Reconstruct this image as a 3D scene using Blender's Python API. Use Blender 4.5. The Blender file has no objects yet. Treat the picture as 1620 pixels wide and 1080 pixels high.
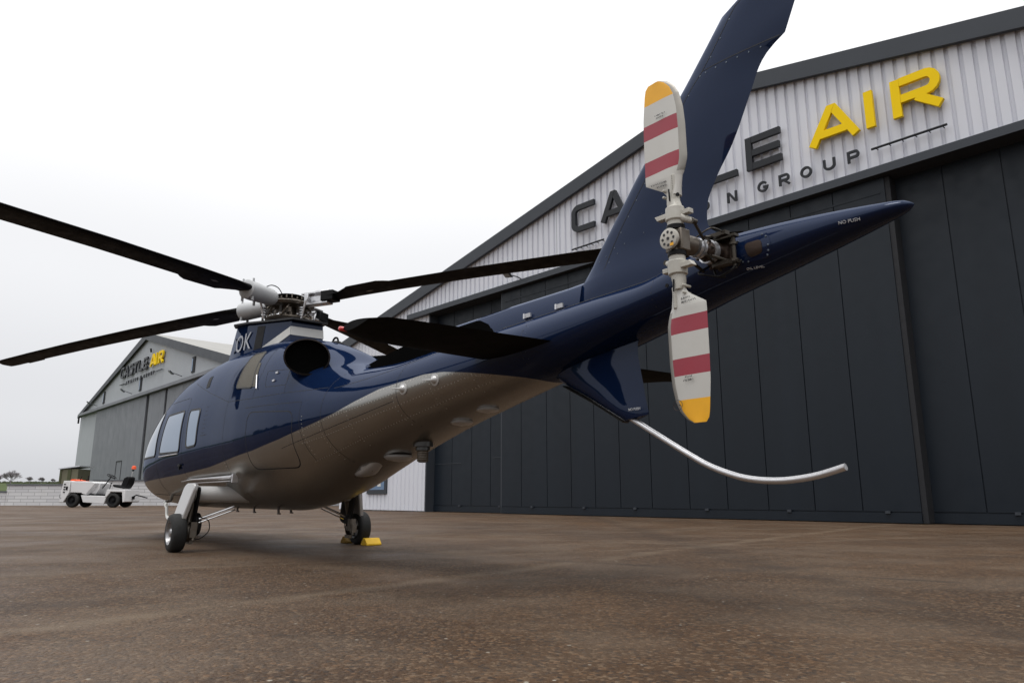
import bpy, math, random
import numpy as np
from mathutils import Vector, Matrix
random.seed(7)
R = math.radians
scene = bpy.context.scene
col = scene.collection

# ---------------------------------------------------------------- camera
cd = bpy.data.cameras.new('camera'); cam = bpy.data.objects.new('camera', cd); col.objects.link(cam)
cd.sensor_width = 36.0; cd.lens = 36.0*1147.76/1620.0; cd.clip_start = .05; cd.clip_end = 4000
cam.location = (0, 0, .5719); cam.rotation_euler = (R(90)+math.atan(245.88/1147.76), 0, 0)
scene.camera = cam
# ---------------------------------------------------------------- world (overcast) and sun
SUN_EL, SUN_AZ = R(74), R(200)
w = bpy.data.worlds.new('World'); scene.world = w; w.use_nodes = True
nt = w.node_tree; nt.nodes.clear()
def wn(t, **k):
    n = nt.nodes.new(t)
    for a, b in k.items(): setattr(n, a, b)
    return n
out = wn('ShaderNodeOutputWorld'); bg = wn('ShaderNodeBackground'); sky = wn('ShaderNodeTexSky', sky_type='NISHITA', sun_disc=False)
sky.sun_elevation = SUN_EL; sky.sun_rotation = SUN_AZ
tc = wn('ShaderNodeTexCoord'); sx = wn('ShaderNodeSeparateXYZ'); ramp = wn('ShaderNodeValToRGB')
nt.links.new(tc.outputs['Generated'], sx.inputs[0]); nt.links.new(sx.outputs[2], ramp.inputs[0])
cr = ramp.color_ramp; cr.interpolation = 'EASE'
for i, (p, c) in enumerate([(0, (.61, .62, .655)), (.10, (.76, .765, .79)), (.28, (.90, .905, .925)), (.48, (1.12, 1.12, 1.13)), (.95, (1.9, 1.9, 1.9))]):
    e = cr.elements[i] if i < 2 else cr.elements.new(p)
    e.position = p; e.color = (*c, 1)
cl = wn('ShaderNodeTexNoise'); cl.inputs['Scale'].default_value = 2.2; cl.inputs['Detail'].default_value = 3
nt.links.new(tc.outputs['Generated'], cl.inputs['Vector'])
mr = wn('ShaderNodeMapRange'); mr.inputs[3].default_value = .955; mr.inputs[4].default_value = 1.035
nt.links.new(cl.outputs[0], mr.inputs[0])
mul = wn('ShaderNodeVectorMath', operation='SCALE'); nt.links.new(ramp.outputs[0], mul.inputs[0]); nt.links.new(mr.outputs[0], mul.inputs[3])
s2 = wn('ShaderNodeVectorMath', operation='SCALE'); s2.inputs[3].default_value = .004
nt.links.new(sky.outputs[0], s2.inputs[0])
add = wn('ShaderNodeVectorMath', operation='ADD'); nt.links.new(mul.outputs[0], add.inputs[0]); nt.links.new(s2.outputs[0], add.inputs[1])
nt.links.new(add.outputs[0], bg.inputs[0]); bg.inputs[1].default_value = 1.0; nt.links.new(bg.outputs[0], out.inputs[0])
sd = bpy.data.lights.new('sun', 'SUN'); sd.energy = 1.4; sd.angle = R(22); sd.color = (1, .97, .93)
so = bpy.data.objects.new('sun', sd); col.objects.link(so)
so.rotation_euler = (R(90)-SUN_EL, 0, R(180)-SUN_AZ)
scene.view_settings.view_transform = 'Standard'; scene.view_settings.look = 'None'
scene.view_settings.exposure = 0; scene.view_settings.gamma = 1

# ---------------------------------------------------------------- helpers
def tag(o, label=None, cat=None, group=None, kind=None):
    if label: o['label'] = label
    if cat: o['category'] = cat
    if group: o['group'] = group
    if kind: o['kind'] = kind
    return o
def empty(name, loc=(0,0,0), rz=0, label=None, cat=None, group=None):
    o = bpy.data.objects.new(name, None); col.objects.link(o); o.empty_display_size = .3
    o.location = loc; o.rotation_euler = (0, 0, rz)
    return tag(o, label, cat, group)
class MB:
    def __init__(s): s.v = []; s.f = []; s.m = []; s.s = []; s.mi = 0; s.sm = True; s.M = None
    def add(s, vs, fs, smooth=None, mi=None):
        b = len(s.v)
        if s.M is not None: vs = [tuple(s.M @ Vector(v)) for v in vs]
        s.v += [tuple(float(c) for c in v) for v in vs]
        for f in fs:
            s.f.append(tuple(b+i for i in f)); s.m.append(s.mi if mi is None else mi); s.s.append(s.sm if smooth is None else smooth)
    def box(s, x0, y0, z0, x1, y1, z1, **k):
        v = [(x, y, z) for x in (x0, x1) for y in (y0, y1) for z in (z0, z1)]
        s.add(v, [(0,1,3,2),(4,6,7,5),(0,4,5,1),(2,3,7,6),(0,2,6,4),(1,5,7,3)], smooth=False, **k)
    def obox(s, c, X, Y, Z, **k):           # centre and three half-axis vectors
        c, X, Y, Z = map(Vector, (c, X, Y, Z))
        v = [tuple(c+X*a+Y*b+Z*d) for a in (-1,1) for b in (-1,1) for d in (-1,1)]
        s.add(v, [(0,1,3,2),(4,6,7,5),(0,4,5,1),(2,3,7,6),(0,2,6,4),(1,5,7,3)], smooth=False, **k)
    def tube(s, pts, r, n=12, cap=True, **k):
        pts = [Vector(p) for p in pts]
        rs = r if isinstance(r, (list, tuple)) else [r]*len(pts)
        t0 = (pts[1]-pts[0]).normalized()
        up = Vector((0,0,1)) if abs(t0.z) < .9 else Vector((1,0,0))
        a = t0.cross(up).normalized(); vs = []
        for i, p in enumerate(pts):
            t = (pts[min(i+1, len(pts)-1)]-pts[max(i-1, 0)])
            if t.length > 1e-9: t.normalize()
            else: t = t0
            a = (a - t*a.dot(t)).normalized(); b = t.cross(a)
            ro = rs[i]
            r1, r2 = ro if isinstance(ro, tuple) else (ro, ro)
            for j in range(n):
                q = 2*math.pi*j/n; vs.append(p+a*math.cos(q)*r1+b*math.sin(q)*r2)
        fs = [(i*n+j, i*n+(j+1) % n, (i+1)*n+(j+1) % n, (i+1)*n+j) for i in range(len(pts)-1) for j in range(n)]
        s.add(vs, fs, **k)
        if cap:
            b = len(s.v)-len(vs)
            for fc in (tuple(range(n-1, -1, -1)), tuple((len(pts)-1)*n+j for j in range(n))):
                s.f.append(tuple(b+i for i in fc)); s.m.append(k.get('mi', s.mi) if k.get('mi') is not None else s.mi); s.s.append(False)
    def lathe(s, o, ax, prof, n=24, **k):   # prof: (distance along ax, radius)
        o = Vector(o); ax = Vector(ax).normalized()
        s.tube([o+ax*(d if i == 0 else d) for i, (d, r) in enumerate(prof)], 1, n, False) if False else None
        up = Vector((0,0,1)) if abs(ax.z) < .9 else Vector((1,0,0))
        a = ax.cross(up).normalized(); b = ax.cross(a); vs = []
        for d, r in prof:
            for j in range(n):
                q = 2*math.pi*j/n; vs.append(o+ax*d+(a*math.cos(q)+b*math.sin(q))*max(r, 1e-4))
        fs = [(i*n+j, (i+1)*n+j, (i+1)*n+(j+1) % n, i*n+(j+1) % n) for i in range(len(prof)-1) for j in range(n)]
        s.add(vs, fs, **k)
    def prism(s, poly, o, U, V, N, **k):    # closed outline in (U,V), thickness vector N
        o, U, V, N = map(Vector, (o, U, V, N)); n = len(poly)
        A = [o+U*p[0]+V*p[1] for p in poly]
        s.add(A+[a+N for a in A], [tuple(range(n-1, -1, -1)), tuple(range(n, 2*n))]+[(i, (i+1) % n, n+(i+1) % n, n+i) for i in range(n)], smooth=False, **k)
    def build(s, name, mats, parent=None, ang=35, attr=None):
        me = bpy.data.meshes.new(name); me.from_pydata(s.v, [], s.f); me.update()
        if not isinstance(mats, (list, tuple)): mats = [mats]
        for m in mats: me.materials.append(m)
        me.polygons.foreach_set('material_index', s.m); me.polygons.foreach_set('use_smooth', s.s)
        import bmesh
        bm = bmesh.new(); bm.from_mesh(me); bmesh.ops.recalc_face_normals(bm, faces=bm.faces); bm.to_mesh(me); bm.free()
        if attr:
            for an, vals in attr.items():
                a = me.attributes.new(an, 'FLOAT', 'POINT'); a.data.foreach_set('value', vals)
        me.set_sharp_from_angle(angle=R(ang)); me.update()
        o = bpy.data.objects.new(name, me); col.objects.link(o)
        if parent: o.parent = parent
        return o
def bevel(o, w_, seg=2):
    m = o.modifiers.new('bevel', 'BEVEL'); m.width = w_; m.segments = seg; m.limit_method = 'ANGLE'; m.angle_limit = R(40); return o

# ---------------------------------------------------------------- materials
def mat(name, c, rough=.6, metal=0, var=.12, scale=3., bump=0, bscale=40., coat=0, spec=.5, dirt=None, rvar=.1, emit=None, detail=5, stretch=None):
    m = bpy.data.materials.new(name); m.use_nodes = True; n = m.node_tree.nodes; l = m.node_tree.links
    b = n['Principled BSDF']; b.inputs['Roughness'].default_value = rough; b.inputs['Metallic'].default_value = metal
    b.inputs['Specular IOR Level'].default_value = spec
    b.inputs['Coat Weight'].default_value = coat; b.inputs['Coat Roughness'].default_value = .04
    t = n.new('ShaderNodeTexCoord'); no = n.new('ShaderNodeTexNoise'); no.inputs['Scale'].default_value = scale; no.inputs['Detail'].default_value = detail
    if stretch:
        mp = n.new('ShaderNodeMapping'); mp.inputs['Scale'].default_value = stretch; l.new(t.outputs['Object'], mp.inputs[0]); l.new(mp.outputs[0], no.inputs['Vector'])
    else: l.new(t.outputs['Object'], no.inputs['Vector'])
    mx = n.new('ShaderNodeMix'); mx.data_type = 'RGBA'; mx.inputs['A'].default_value = (*[x*(1-var) for x in c], 1)
    mx.inputs['B'].default_value = (*([x*(1+var) for x in c] if dirt is None else dirt), 1)
    l.new(no.outputs[0], mx.inputs['Factor']); l.new(mx.outputs['Result'], b.inputs['Base Color'])
    if rvar:
        r = n.new('ShaderNodeMapRange'); r.inputs[3].default_value = max(rough-rvar*rough, .01); r.inputs[4].default_value = min(rough+rvar*rough*2, 1)
        n2 = n.new('ShaderNodeTexNoise'); n2.inputs['Scale'].default_value = scale*2.7; l.new(t.outputs['Object'], n2.inputs['Vector'])
        l.new(n2.outputs[0], r.inputs[0]); l.new(r.outputs[0], b.inputs['Roughness'])
    if bump:
        n3 = n.new('ShaderNodeTexNoise'); n3.inputs['Scale'].default_value = bscale; n3.inputs['Detail'].default_value = 3; l.new(t.outputs['Object'], n3.inputs['Vector'])
        bp = n.new('ShaderNodeBump'); bp.inputs['Strength'].default_value = bump; bp.inputs['Distance'].default_value = .01
        l.new(n3.outputs[0], bp.inputs['Height']); l.new(bp.outputs[0], b.inputs['Normal'])
    if emit: b.inputs['Emission Color'].default_value = (*c, 1); b.inputs['Emission Strength'].default_value = emit
    return m
NAVY = (.0038, .0105, .036); TAUPE = (.038, .0365, .033); TSPEC = (.74, .725, .69); NTINT = (.76, .83, 1.)
def gloss_paint(m, base, fac, rough, wave=.12, add=0., tint=(1, 1, 1)):
    # diffuse paint under a thin lacquer: base and fac are sockets or constants
    n = m.node_tree.nodes; l = m.node_tree.links; o = n['Material Output']
    if 'Principled BSDF' in n: n.remove(n['Principled BSDF'])
    d = n.new('ShaderNodeBsdfDiffuse'); gl = n.new('ShaderNodeBsdfAnisotropic'); fr = n.new('ShaderNodeFresnel'); fr.inputs[0].default_value = 1.38
    mu = n.new('ShaderNodeMath'); mu.operation = 'MULTIPLY'; l.new(fr.outputs[0], mu.inputs[0])
    ad = n.new('ShaderNodeMath'); ad.operation = 'ADD'; l.new(mu.outputs[0], ad.inputs[0])
    for s_, v in ((d.inputs['Color'], base), (mu.inputs[1], fac), (gl.inputs['Roughness'], rough), (ad.inputs[1], add), (gl.inputs['Color'], tint)):
        if hasattr(v, 'links') or hasattr(v, 'is_output'): l.new(v, s_)
        else: s_.default_value = v if not isinstance(v, tuple) else (*v, 1)
    mx = n.new('ShaderNodeMixShader'); l.new(ad.outputs[0], mx.inputs[0]); l.new(d.outputs[0], mx.inputs[1]); l.new(gl.outputs[0], mx.inputs[2]); l.new(mx.outputs[0], o.inputs[0])
    t = n.new('ShaderNodeTexCoord'); n3 = n.new('ShaderNodeTexNoise'); n3.inputs['Scale'].default_value = 3.2; n3.inputs['Detail'].default_value = 1; l.new(t.outputs['Object'], n3.inputs['Vector'])
    bp = n.new('ShaderNodeBump'); bp.inputs['Strength'].default_value = wave; bp.inputs['Distance'].default_value = .02; l.new(n3.outputs[0], bp.inputs['Height'])
    for q in (d, gl): l.new(bp.outputs[0], q.inputs['Normal'])
    l.new(bp.outputs[0], fr.inputs['Normal'])
    return m
M = {}
def navy_mat():
    m = bpy.data.materials.new('navy_paint'); m.use_nodes = True; n = m.node_tree.nodes; l = m.node_tree.links
    t = n.new('ShaderNodeTexCoord'); no = n.new('ShaderNodeTexNoise'); no.inputs['Scale'].default_value = 2; l.new(t.outputs['Object'], no.inputs['Vector'])
    mx = n.new('ShaderNodeMix'); mx.data_type = 'RGBA'; mx.inputs['A'].default_value = (*[c*.92 for c in NAVY], 1); mx.inputs['B'].default_value = (*[c*1.08 for c in NAVY], 1); l.new(no.outputs[0], mx.inputs['Factor'])
    return gloss_paint(m, mx.outputs['Result'], .45, .05, .12, .018, NTINT)
M['navy'] = navy_mat(); M['void'] = mat('matt_void', (.003, .003, .003), .9, 0, .1, 5, spec=0)
M['black'] = mat('black_paint', (.006, .006, .007), .5, 0, .2, 6, spec=.15)
M['seal'] = mat('dark_seal', (.004, .004, .006), .5, 0, .1, 6)
M['blade'] = mat('rotor_blade_black', (.006, .006, .0065), .5, 0, .3, 4, rvar=.3, spec=.14)
M['stab'] = mat('stabiliser_black', (.0035, .0035, .004), .6, 0, .25, 5, spec=.06)
M['alu'] = mat('bare_aluminium', (.66, .66, .68), .3, .85, .12, 12, rvar=.3)
M['steel'] = mat('worn_steel', (.30, .28, .25), .4, .8, .4, 20, rvar=.3, dirt=(.12, .09, .065))
M['bronze'] = mat('oily_bronze', (.09, .055, .035), .42, .6, .4, 20, dirt=(.03, .02, .018))
M['cuff'] = mat('grey_cuff_paint', (.42, .43, .44), .35, .1, .12, 8, rvar=.3)
M['white'] = mat('white_paint', (.62, .62, .60), .4, 0, .06, 5, rvar=.3)
M['offwhite'] = mat('worn_offwhite_paint', (.56, .55, .51), .42, 0, .12, 22, dirt=(.36, .34, .29), bump=.05, bscale=60)
M['bladewhite'] = mat('tail_blade_white', (.58, .575, .55), .38, 0, .07, 7, bump=.03, dirt=(.47, .455, .42), detail=8)
M['red'] = mat('tail_blade_red', (.34, .028, .05), .38, 0, .1, 9, dirt=(.27, .03, .05), detail=8)
M['yellow'] = mat('tail_blade_yellow', (.78, .38, .006), .4, 0, .12, 14)
M['edge'] = mat('erosion_strip', (.28, .265, .24), .42, .5, .15, 14)
M['taupe'] = mat('taupe_metallic', TAUPE, .33, .35, .06, 3, coat=.3)
M['taupelight'] = mat('taupe_gear_paint', (.46, .455, .45), .28, .35, .06, 6, coat=.3)
M['linkage'] = mat('greasy_linkage', (.16, .145, .12), .4, .7, .5, 25, dirt=(.04, .03, .022))
M['sponson'] = mat('satin_silver', (.60, .595, .585), .3, .12, .05, 4, coat=.3)
M['chrome'] = mat('polished_steel', (.62, .62, .63), .12, 1, .06, 6)
M['tyre'] = mat('rubber', (.012, .012, .012), .75, 0, .3, 30, bump=.2, bscale=80)
M['glass'] = mat('tinted_glass', (.165, .235, .335), .02, .9, .04, 2, rvar=0, spec=.2)
M['rim'] = mat('wheel_rim', (.34, .34, .35), .35, .8, .2, 12)
M['chockshade'] = mat('chock_painted_shade', (.24, .14, .015), .7, 0, .3, 20)  # darker copy of the chock yellow, shade put into the colour
M['mesh'] = mat('intake_mesh', (.10, .09, .07), .55, .5, .3, 60, bump=.6, bscale=180)
M['marking'] = mat('white_marking', (.6, .62, .65), .5, 0, .05, 5)
M['letter'] = mat('registration_grey', (.36, .38, .42), .4, 0, .05, 5)
M['redlens'] = mat('red_lens', (.55, .02, .02), .2, 0, .05, 5, coat=1)
M['chockyellow'] = mat('chock_yellow', (.78, .47, .01), .55, 0, .1, 20, bump=.1)
# ================================================================= HELICOPTER
heli = empty('helicopter', (-2.8736, 8.831, 0), 2.241, 'navy blue and taupe helicopter parked on the brown apron with its tail towards the viewer', 'helicopter')
# X, zb, zt, w, zw, nt, nb
ST=np.array([
(4.50,.84,.90,.02,.87,2,2),
(4.46,.72,1.02,.20,.87,2,2),
(4.28,.60,1.18,.39,.89,2,2),
(3.90,.51,1.42,.57,.93,2,2.1),
(3.45,.47,1.76,.70,1.00,2.05,2.2),
(3.00,.45,2.03,.77,1.07,2.1,2.2),
(2.50,.44,2.20,.80,1.11,2.2,2.2),
(1.80,.43,2.32,.82,1.15,2.3,2.1),
(1.00,.43,2.38,.82,1.16,2.3,2.0),
(0.30,.43,2.39,.81,1.17,2.3,1.9),
(-.30,.43,2.37,.80,1.18,2.3,1.85),
(-.90,.43,2.32,.80,1.20,2.3,1.85),
(-1.40,.47,2.23,.78,1.22,2.3,1.85),
(-1.90,.57,2.06,.74,1.24,2.3,1.85),
(-2.40,.72,1.83,.67,1.26,2.2,1.85),
(-2.90,.87,1.73,.59,1.29,2.1,1.85),
(-3.40,1.00,1.72,.51,1.34,2,1.9),
(-3.90,1.11,1.74,.44,1.40,2,1.9),
(-4.40,1.21,1.76,.38,1.46,2,2),
(-5.00,1.32,1.78,.32,1.53,2,2),
(-5.60,1.44,1.80,.27,1.60,2,2),
(-6.00,1.52,1.81,.24,1.65,2,2),
(-6.30,1.58,1.88,.215,1.70,2,2),
(-6.50,1.62,1.93,.20,1.75,2.2,2),
(-6.80,1.675,1.92,.165,1.78,2.2,2),
(-7.10,1.735,1.895,.125,1.805,2.1,2),
(-7.32,1.78,1.87,.08,1.82,2,2),
(-7.43,1.805,1.852,.04,1.828,2,2),
(-7.46,1.825,1.832,.01,1.828,2,2)])[::-1]
def pchip(xs,ys,x):
    h=np.diff(xs);d=np.diff(ys)/h;m=np.zeros_like(ys)
    for i in range(1,len(xs)-1):
        if d[i-1]*d[i]>0:
            w1=2*h[i]+h[i-1];w2=h[i]+2*h[i-1];m[i]=(w1+w2)/(w1/d[i-1]+w2/d[i])
    m[0]=d[0];m[-1]=d[-1]
    x=min(max(x,xs[0]),xs[-1]);i=min(max(int(np.searchsorted(xs,x))-1,0),len(xs)-2)
    t=(x-xs[i])/h[i]
    return (2*t**3-3*t*t+1)*ys[i]+(t**3-2*t*t+t)*h[i]*m[i]+(-2*t**3+3*t*t)*ys[i+1]+(t**3-t*t)*h[i]*m[i+1]
def par(X): return [pchip(ST[:,0],ST[:,k],X) for k in range(1,7)]
def side_y(X,z):
    zb,zt,w,zw,nt,nb=par(X)
    if z>=zw: a=(z-zw)/max(zt-zw,1e-4);n=nt
    else: a=(zw-z)/max(zw-zb,1e-4);n=nb
    if a>=1: return 0.
    return w*(1-a**n)**(1/n)

SEAM = [(-9,-1),(-5.12,1.30),(-5.06,1.338),(-4.99,1.355),(-4.787,1.391),(-4.571,1.427),(-4.303,1.463),(-4.077,1.472),(-3.847,1.45),(-3.524,1.419),(-3.198,1.345),(-2.936,1.276),(-2.648,1.216),
 (-2.356,1.163),(-1.99,1.098),(-1.432,1.024),(-.763,.966),(.01,.902),(1.125,.85),(2.28,.817),(4.6,.76)]
def seam(X):
    return float(np.interp(X, [a for a,b in SEAM], [b for a,b in SEAM]))
def surf(X, z, off=0., side=1):
    def y(a, b): return side_y(a, b)
    e = .01; y0 = y(X, z)
    dx = (y(X+e, z)-y(X-e, z))/(2*e); dz = (y(X, z+e)-y(X, z-e))/(2*e)
    n = Vector((-dx, 1, -dz)).normalized()
    return Vector((X+n.x*off, (y0+n.y*off)*side, z+n.z*off))
# two paints split by an attribute that runs along the paint line
def two_tone():
    m = bpy.data.materials.new('fuselage_paint'); m.use_nodes = True; n = m.node_tree.nodes; l = m.node_tree.links
    at = n.new('ShaderNodeAttribute'); at.attribute_name = 'paint'
    st = n.new('ShaderNodeMath'); st.operation = 'GREATER_THAN'; st.inputs[1].default_value = 0; l.new(at.outputs['Fac'], st.inputs[0])
    t = n.new('ShaderNodeTexCoord'); no = n.new('ShaderNodeTexNoise'); no.inputs['Scale'].default_value = 2.5; l.new(t.outputs['Object'], no.inputs['Vector'])
    v = n.new('ShaderNodeMapRange'); v.inputs[3].default_value = .93; v.inputs[4].default_value = 1.07; l.new(no.outputs[0], v.inputs[0])
    mx = n.new('ShaderNodeMix'); mx.data_type = 'RGBA'; mx.inputs['A'].default_value = (*TAUPE, 1); mx.inputs['B'].default_value = (*NAVY, 1)
    l.new(st.outputs[0], mx.inputs['Factor'])
    sc = n.new('ShaderNodeVectorMath'); sc.operation = 'SCALE'; l.new(mx.outputs['Result'], sc.inputs[0]); l.new(v.outputs[0], sc.inputs[3])
    rr = n.new('ShaderNodeMapRange'); rr.inputs[3].default_value = .27; rr.inputs[4].default_value = .045; l.new(st.outputs[0], rr.inputs[0])
    ff = n.new('ShaderNodeMapRange'); ff.inputs[3].default_value = .45; ff.inputs[4].default_value = .43; l.new(st.outputs[0], ff.inputs[0])
    aa = n.new('ShaderNodeMapRange'); aa.inputs[3].default_value = .42; aa.inputs[4].default_value = .018; l.new(st.outputs[0], aa.inputs[0])
    tt = n.new('ShaderNodeMix'); tt.data_type = 'RGBA'; tt.inputs['A'].default_value = (*TSPEC, 1); tt.inputs['B'].default_value = (*NTINT, 1); l.new(st.outputs[0], tt.inputs['Factor'])
    gloss_paint(m, sc.outputs[0], ff.outputs[0], rr.outputs[0], .12, aa.outputs[0], tt.outputs['Result'])
    return m
M['fus'] = two_tone()
def roundpoly(pts, r, n=6):
    out = []; N = len(pts)
    for i in range(N):
        p = Vector(pts[i]).to_2d(); a = Vector(pts[i-1]).to_2d(); c = Vector(pts[(i+1) % N]).to_2d()
        d1 = (a-p); d2 = (c-p); rr = min(r, d1.length*.45, d2.length*.45)
        A = p+d1.normalized()*rr; B = p+d2.normalized()*rr
        for k in range(n+1):
            t = k/n; out.append((A*(1-t)**2+p*2*t*(1-t)+B*t*t))
    return out
def dens(poly, step=.05, closed=True):
    out = []; N = len(poly)
    for i in range(N if closed else N-1):
        a = Vector(poly[i]); b = Vector(poly[(i+1) % N]); k = max(1, int((b-a).length/step))
        out += [a.lerp(b, j/k) for j in range(k)]
    if not closed: out.append(Vector(poly[-1]))
    return out
def patch(mb, poly, off, side=1, rings=8, mi=None):   # surface patch inside an (X,z) outline, following the skin
    poly = dens(poly, .04); c = sum(poly, Vector((0,0)))/len(poly); n = len(poly); vs = []
    for k in range(rings):
        s_ = 1-k/rings
        for p in poly:
            q = c+(p-c)*s_; vs.append(surf(q.x, q.y, off, side))
    vs.append(surf(c.x, c.y, off, side))
    fs = [(k*n+i, k*n+(i+1) % n, (k+1)*n+(i+1) % n, (k+1)*n+i) for k in range(rings-1) for i in range(n)]
    fs += [((rings-1)*n+i, (rings-1)*n+(i+1) % n, rings*n) for i in range(n)]
    # skirt to the skin
    b = len(vs); vs += [surf(p.x, p.y, -.004, side) for p in poly]
    fs += [(i, b+i, b+(i+1) % n, (i+1) % n) for i in range(n)]
    mb.add(vs, fs, mi=mi)
def ribbon(mb, pts, hw=.003, off=.0012, side=1, closed=False, mi=None, depth=0):
    pts = dens([Vector(p) for p in pts], .035, closed); n = len(pts); vs = []
    for i, p in enumerate(pts):
        a = pts[i-1] if (i > 0 or closed) else p; c = pts[(i+1) % n] if (i < n-1 or closed) else p
        t = (c-a).normalized(); nn = Vector((-t.y, t.x))*hw
        if depth: vs += [surf(p.x+nn.x, p.y+nn.y, -.004, side), surf(p.x+nn.x*.7, p.y+nn.y*.7, off, side), surf(p.x-nn.x*.7, p.y-nn.y*.7, off, side), surf(p.x-nn.x, p.y-nn.y, -.004, side)]
        else: vs += [surf(p.x+nn.x, p.y+nn.y, off, side), surf(p.x-nn.x, p.y-nn.y, off, side)]
    k = 4 if depth else 2
    fs = [(k*i+j, k*i+j+1, k*((i+1) % n)+j+1, k*((i+1) % n)+j) for i in range(n if closed else n-1) for j in range(k-1)]
    mb.add(vs, fs, mi=mi)
def rivets(mb, pts, step=.035, r=.0046, side=1, mi=None):
    for p in dens([Vector(p) for p in pts], step, False):
        c = surf(p.x, p.y, .0005, side); e = surf(p.x, p.y, .01, side); n = (e-c).normalized()
        u = n.cross(Vector((0,0,1))).normalized(); v = n.cross(u); vs = [c+(u*math.cos(a)+v*math.sin(a))*r for a in [j*math.pi/3 for j in range(6)]]+[c+n*.0016]
        mb.add(vs, [(j, (j+1) % 6, 6) for j in range(6)], mi=mi)

# ---- fuselage skin
fb = MB(); XS = list(np.arange(-7.46, -7.2, .015))+list(np.arange(-7.2, 4.2, .045))+list(np.arange(4.2, 4.5, .012))+[4.5]; NT = 96; av = []
for X in XS:
    zb, zt, wd, zw, n1, n2 = par(X)
    for j in range(NT):
        a = 2*math.pi*j/NT; c, s_ = math.cos(a), math.sin(a); e = n1 if s_ > 0 else n2
        y = wd*math.copysign(abs(c)**(2/e), c); z = zw+((zt-zw) if s_ > 0 else (zw-zb))*math.copysign(abs(s_)**(2/e), s_)
        fb.v.append((X, y, z)); av.append(z-seam(X))
n = len(XS)
for i in range(n-1):
    for j in range(NT): fb.f.append((i*NT+j, i*NT+(j+1) % NT, (i+1)*NT+(j+1) % NT, (i+1)*NT+j)); fb.m.append(0); fb.s.append(True)
fb.f += [tuple(range(NT)), tuple((n-1)*NT+j for j in range(NT))]; fb.m += [0, 0]; fb.s += [True, True]
fv = len(fb.v)
# panel seams (slot 1) and rivets (slot 2)
def line(p, hw=.0022, side=(1, -1), **k):
    for s_ in side: ribbon(fb, p, hw, .0008, s_, mi=1, **k)
def top_z(X, f=.93): zb, zt = par(X)[:2]; return zb+(zt-zb)*f
def bot_z(X, f=.06): zb, zt = par(X)[:2]; return zb+(zt-zb)*f
for X in (-.62, -2.72, -3.75): line([(X, bot_z(X)), (X, top_z(X))])
line([(-5.1, 1.42), (-5.1, top_z(-5.1))]); line([(-6.15, bot_z(-6.15)), (-6.15, top_z(-6.15))])
line([(X, par(X)[3]+.22) for X in np.arange(-5.9, -2.7, .1)])
line([(X, 1.0+(-X-1.9)*.17) for X in np.arange(-3.7, -1.9, .1)])
line([(-2.7, 1.52), (-1.3, 1.55), (-.62, 1.585), (.3, 1.80), (1.2, 2.02)])       # lower edge of the engine cowling
line([(-1.35, 1.56), (-1.35, 1.83), (-1.2, 2.12)]); line([(-2.02, 1.535), (-1.95, 1.75)])
line(roundpoly([(-1.47, 1.82), (-1.90, 1.79), (-2.0, 1.62), (-1.58, 1.64)], .03), closed=True)
bag = roundpoly([(-1.29, .84), (-1.31, 1.41), (-2.29, 1.34), (-2.16, .84)], .13)
line(bag, .0045, closed=True)
bag2 = [(-1.22, 1.46), (-2.38, 1.42), (-2.38, .9)]
line(bag2)
for s_ in (1, -1):
    rivets(fb, [(-2.42, 1.28), (-2.42, .95)], .03, side=s_, mi=2); rivets(fb, [(-.58, .93), (-.60, .70)], .03, side=s_, mi=2)
    for X in (-2.68, -3.09, -3.70, -4.15, -4.6): rivets(fb, [(X, bot_z(X, .1)), (X, min(top_z(X, .8), seam(X)-.01))], .032, side=s_, mi=2)
    for f in (.16, .30, .44, .58):
        rivets(fb, [(X, min(par(X)[0]+(par(X)[1]-par(X)[0])*f, seam(X)-.015)) for X in np.arange(-4.75, -2.3, .15)], .036, side=s_, mi=2)
    rivets(fb, [(X, par(X)[3]+.245) for X in np.arange(-5.9, -2.9, .1)], .045, .003, side=s_, mi=3)
    rivets(fb, [(-5.14, 1.45), (-5.14, 1.7)], .04, .003, side=s_, mi=3)
# access plate row of small hinges behind the cabin window
for k in range(7): line([(.16+.0*k, 1.30+.05*k), (.05, 1.30+.05*k)], .0015, side=(1,))
line([(.20, 1.27), (-.02, 1.27)], .003, side=(1,))
M['seamline'] = mat('panel_gap', (.003, .004, .008), .6, 0, .1, 5)
M['rivet'] = mat('rivet_taupe', (.48, .46, .42), .3, .3, .05, 5)
M['rivetnavy'] = mat('rivet_navy', (.03, .045, .09), .3, .2, .05, 5)
fus = fb.build('fuselage', [M['fus'], M['seamline'], M['rivet'], M['rivetnavy']], heli, 60, {'paint': av+[1.0]*(len(fb.v)-fv)})

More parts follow.
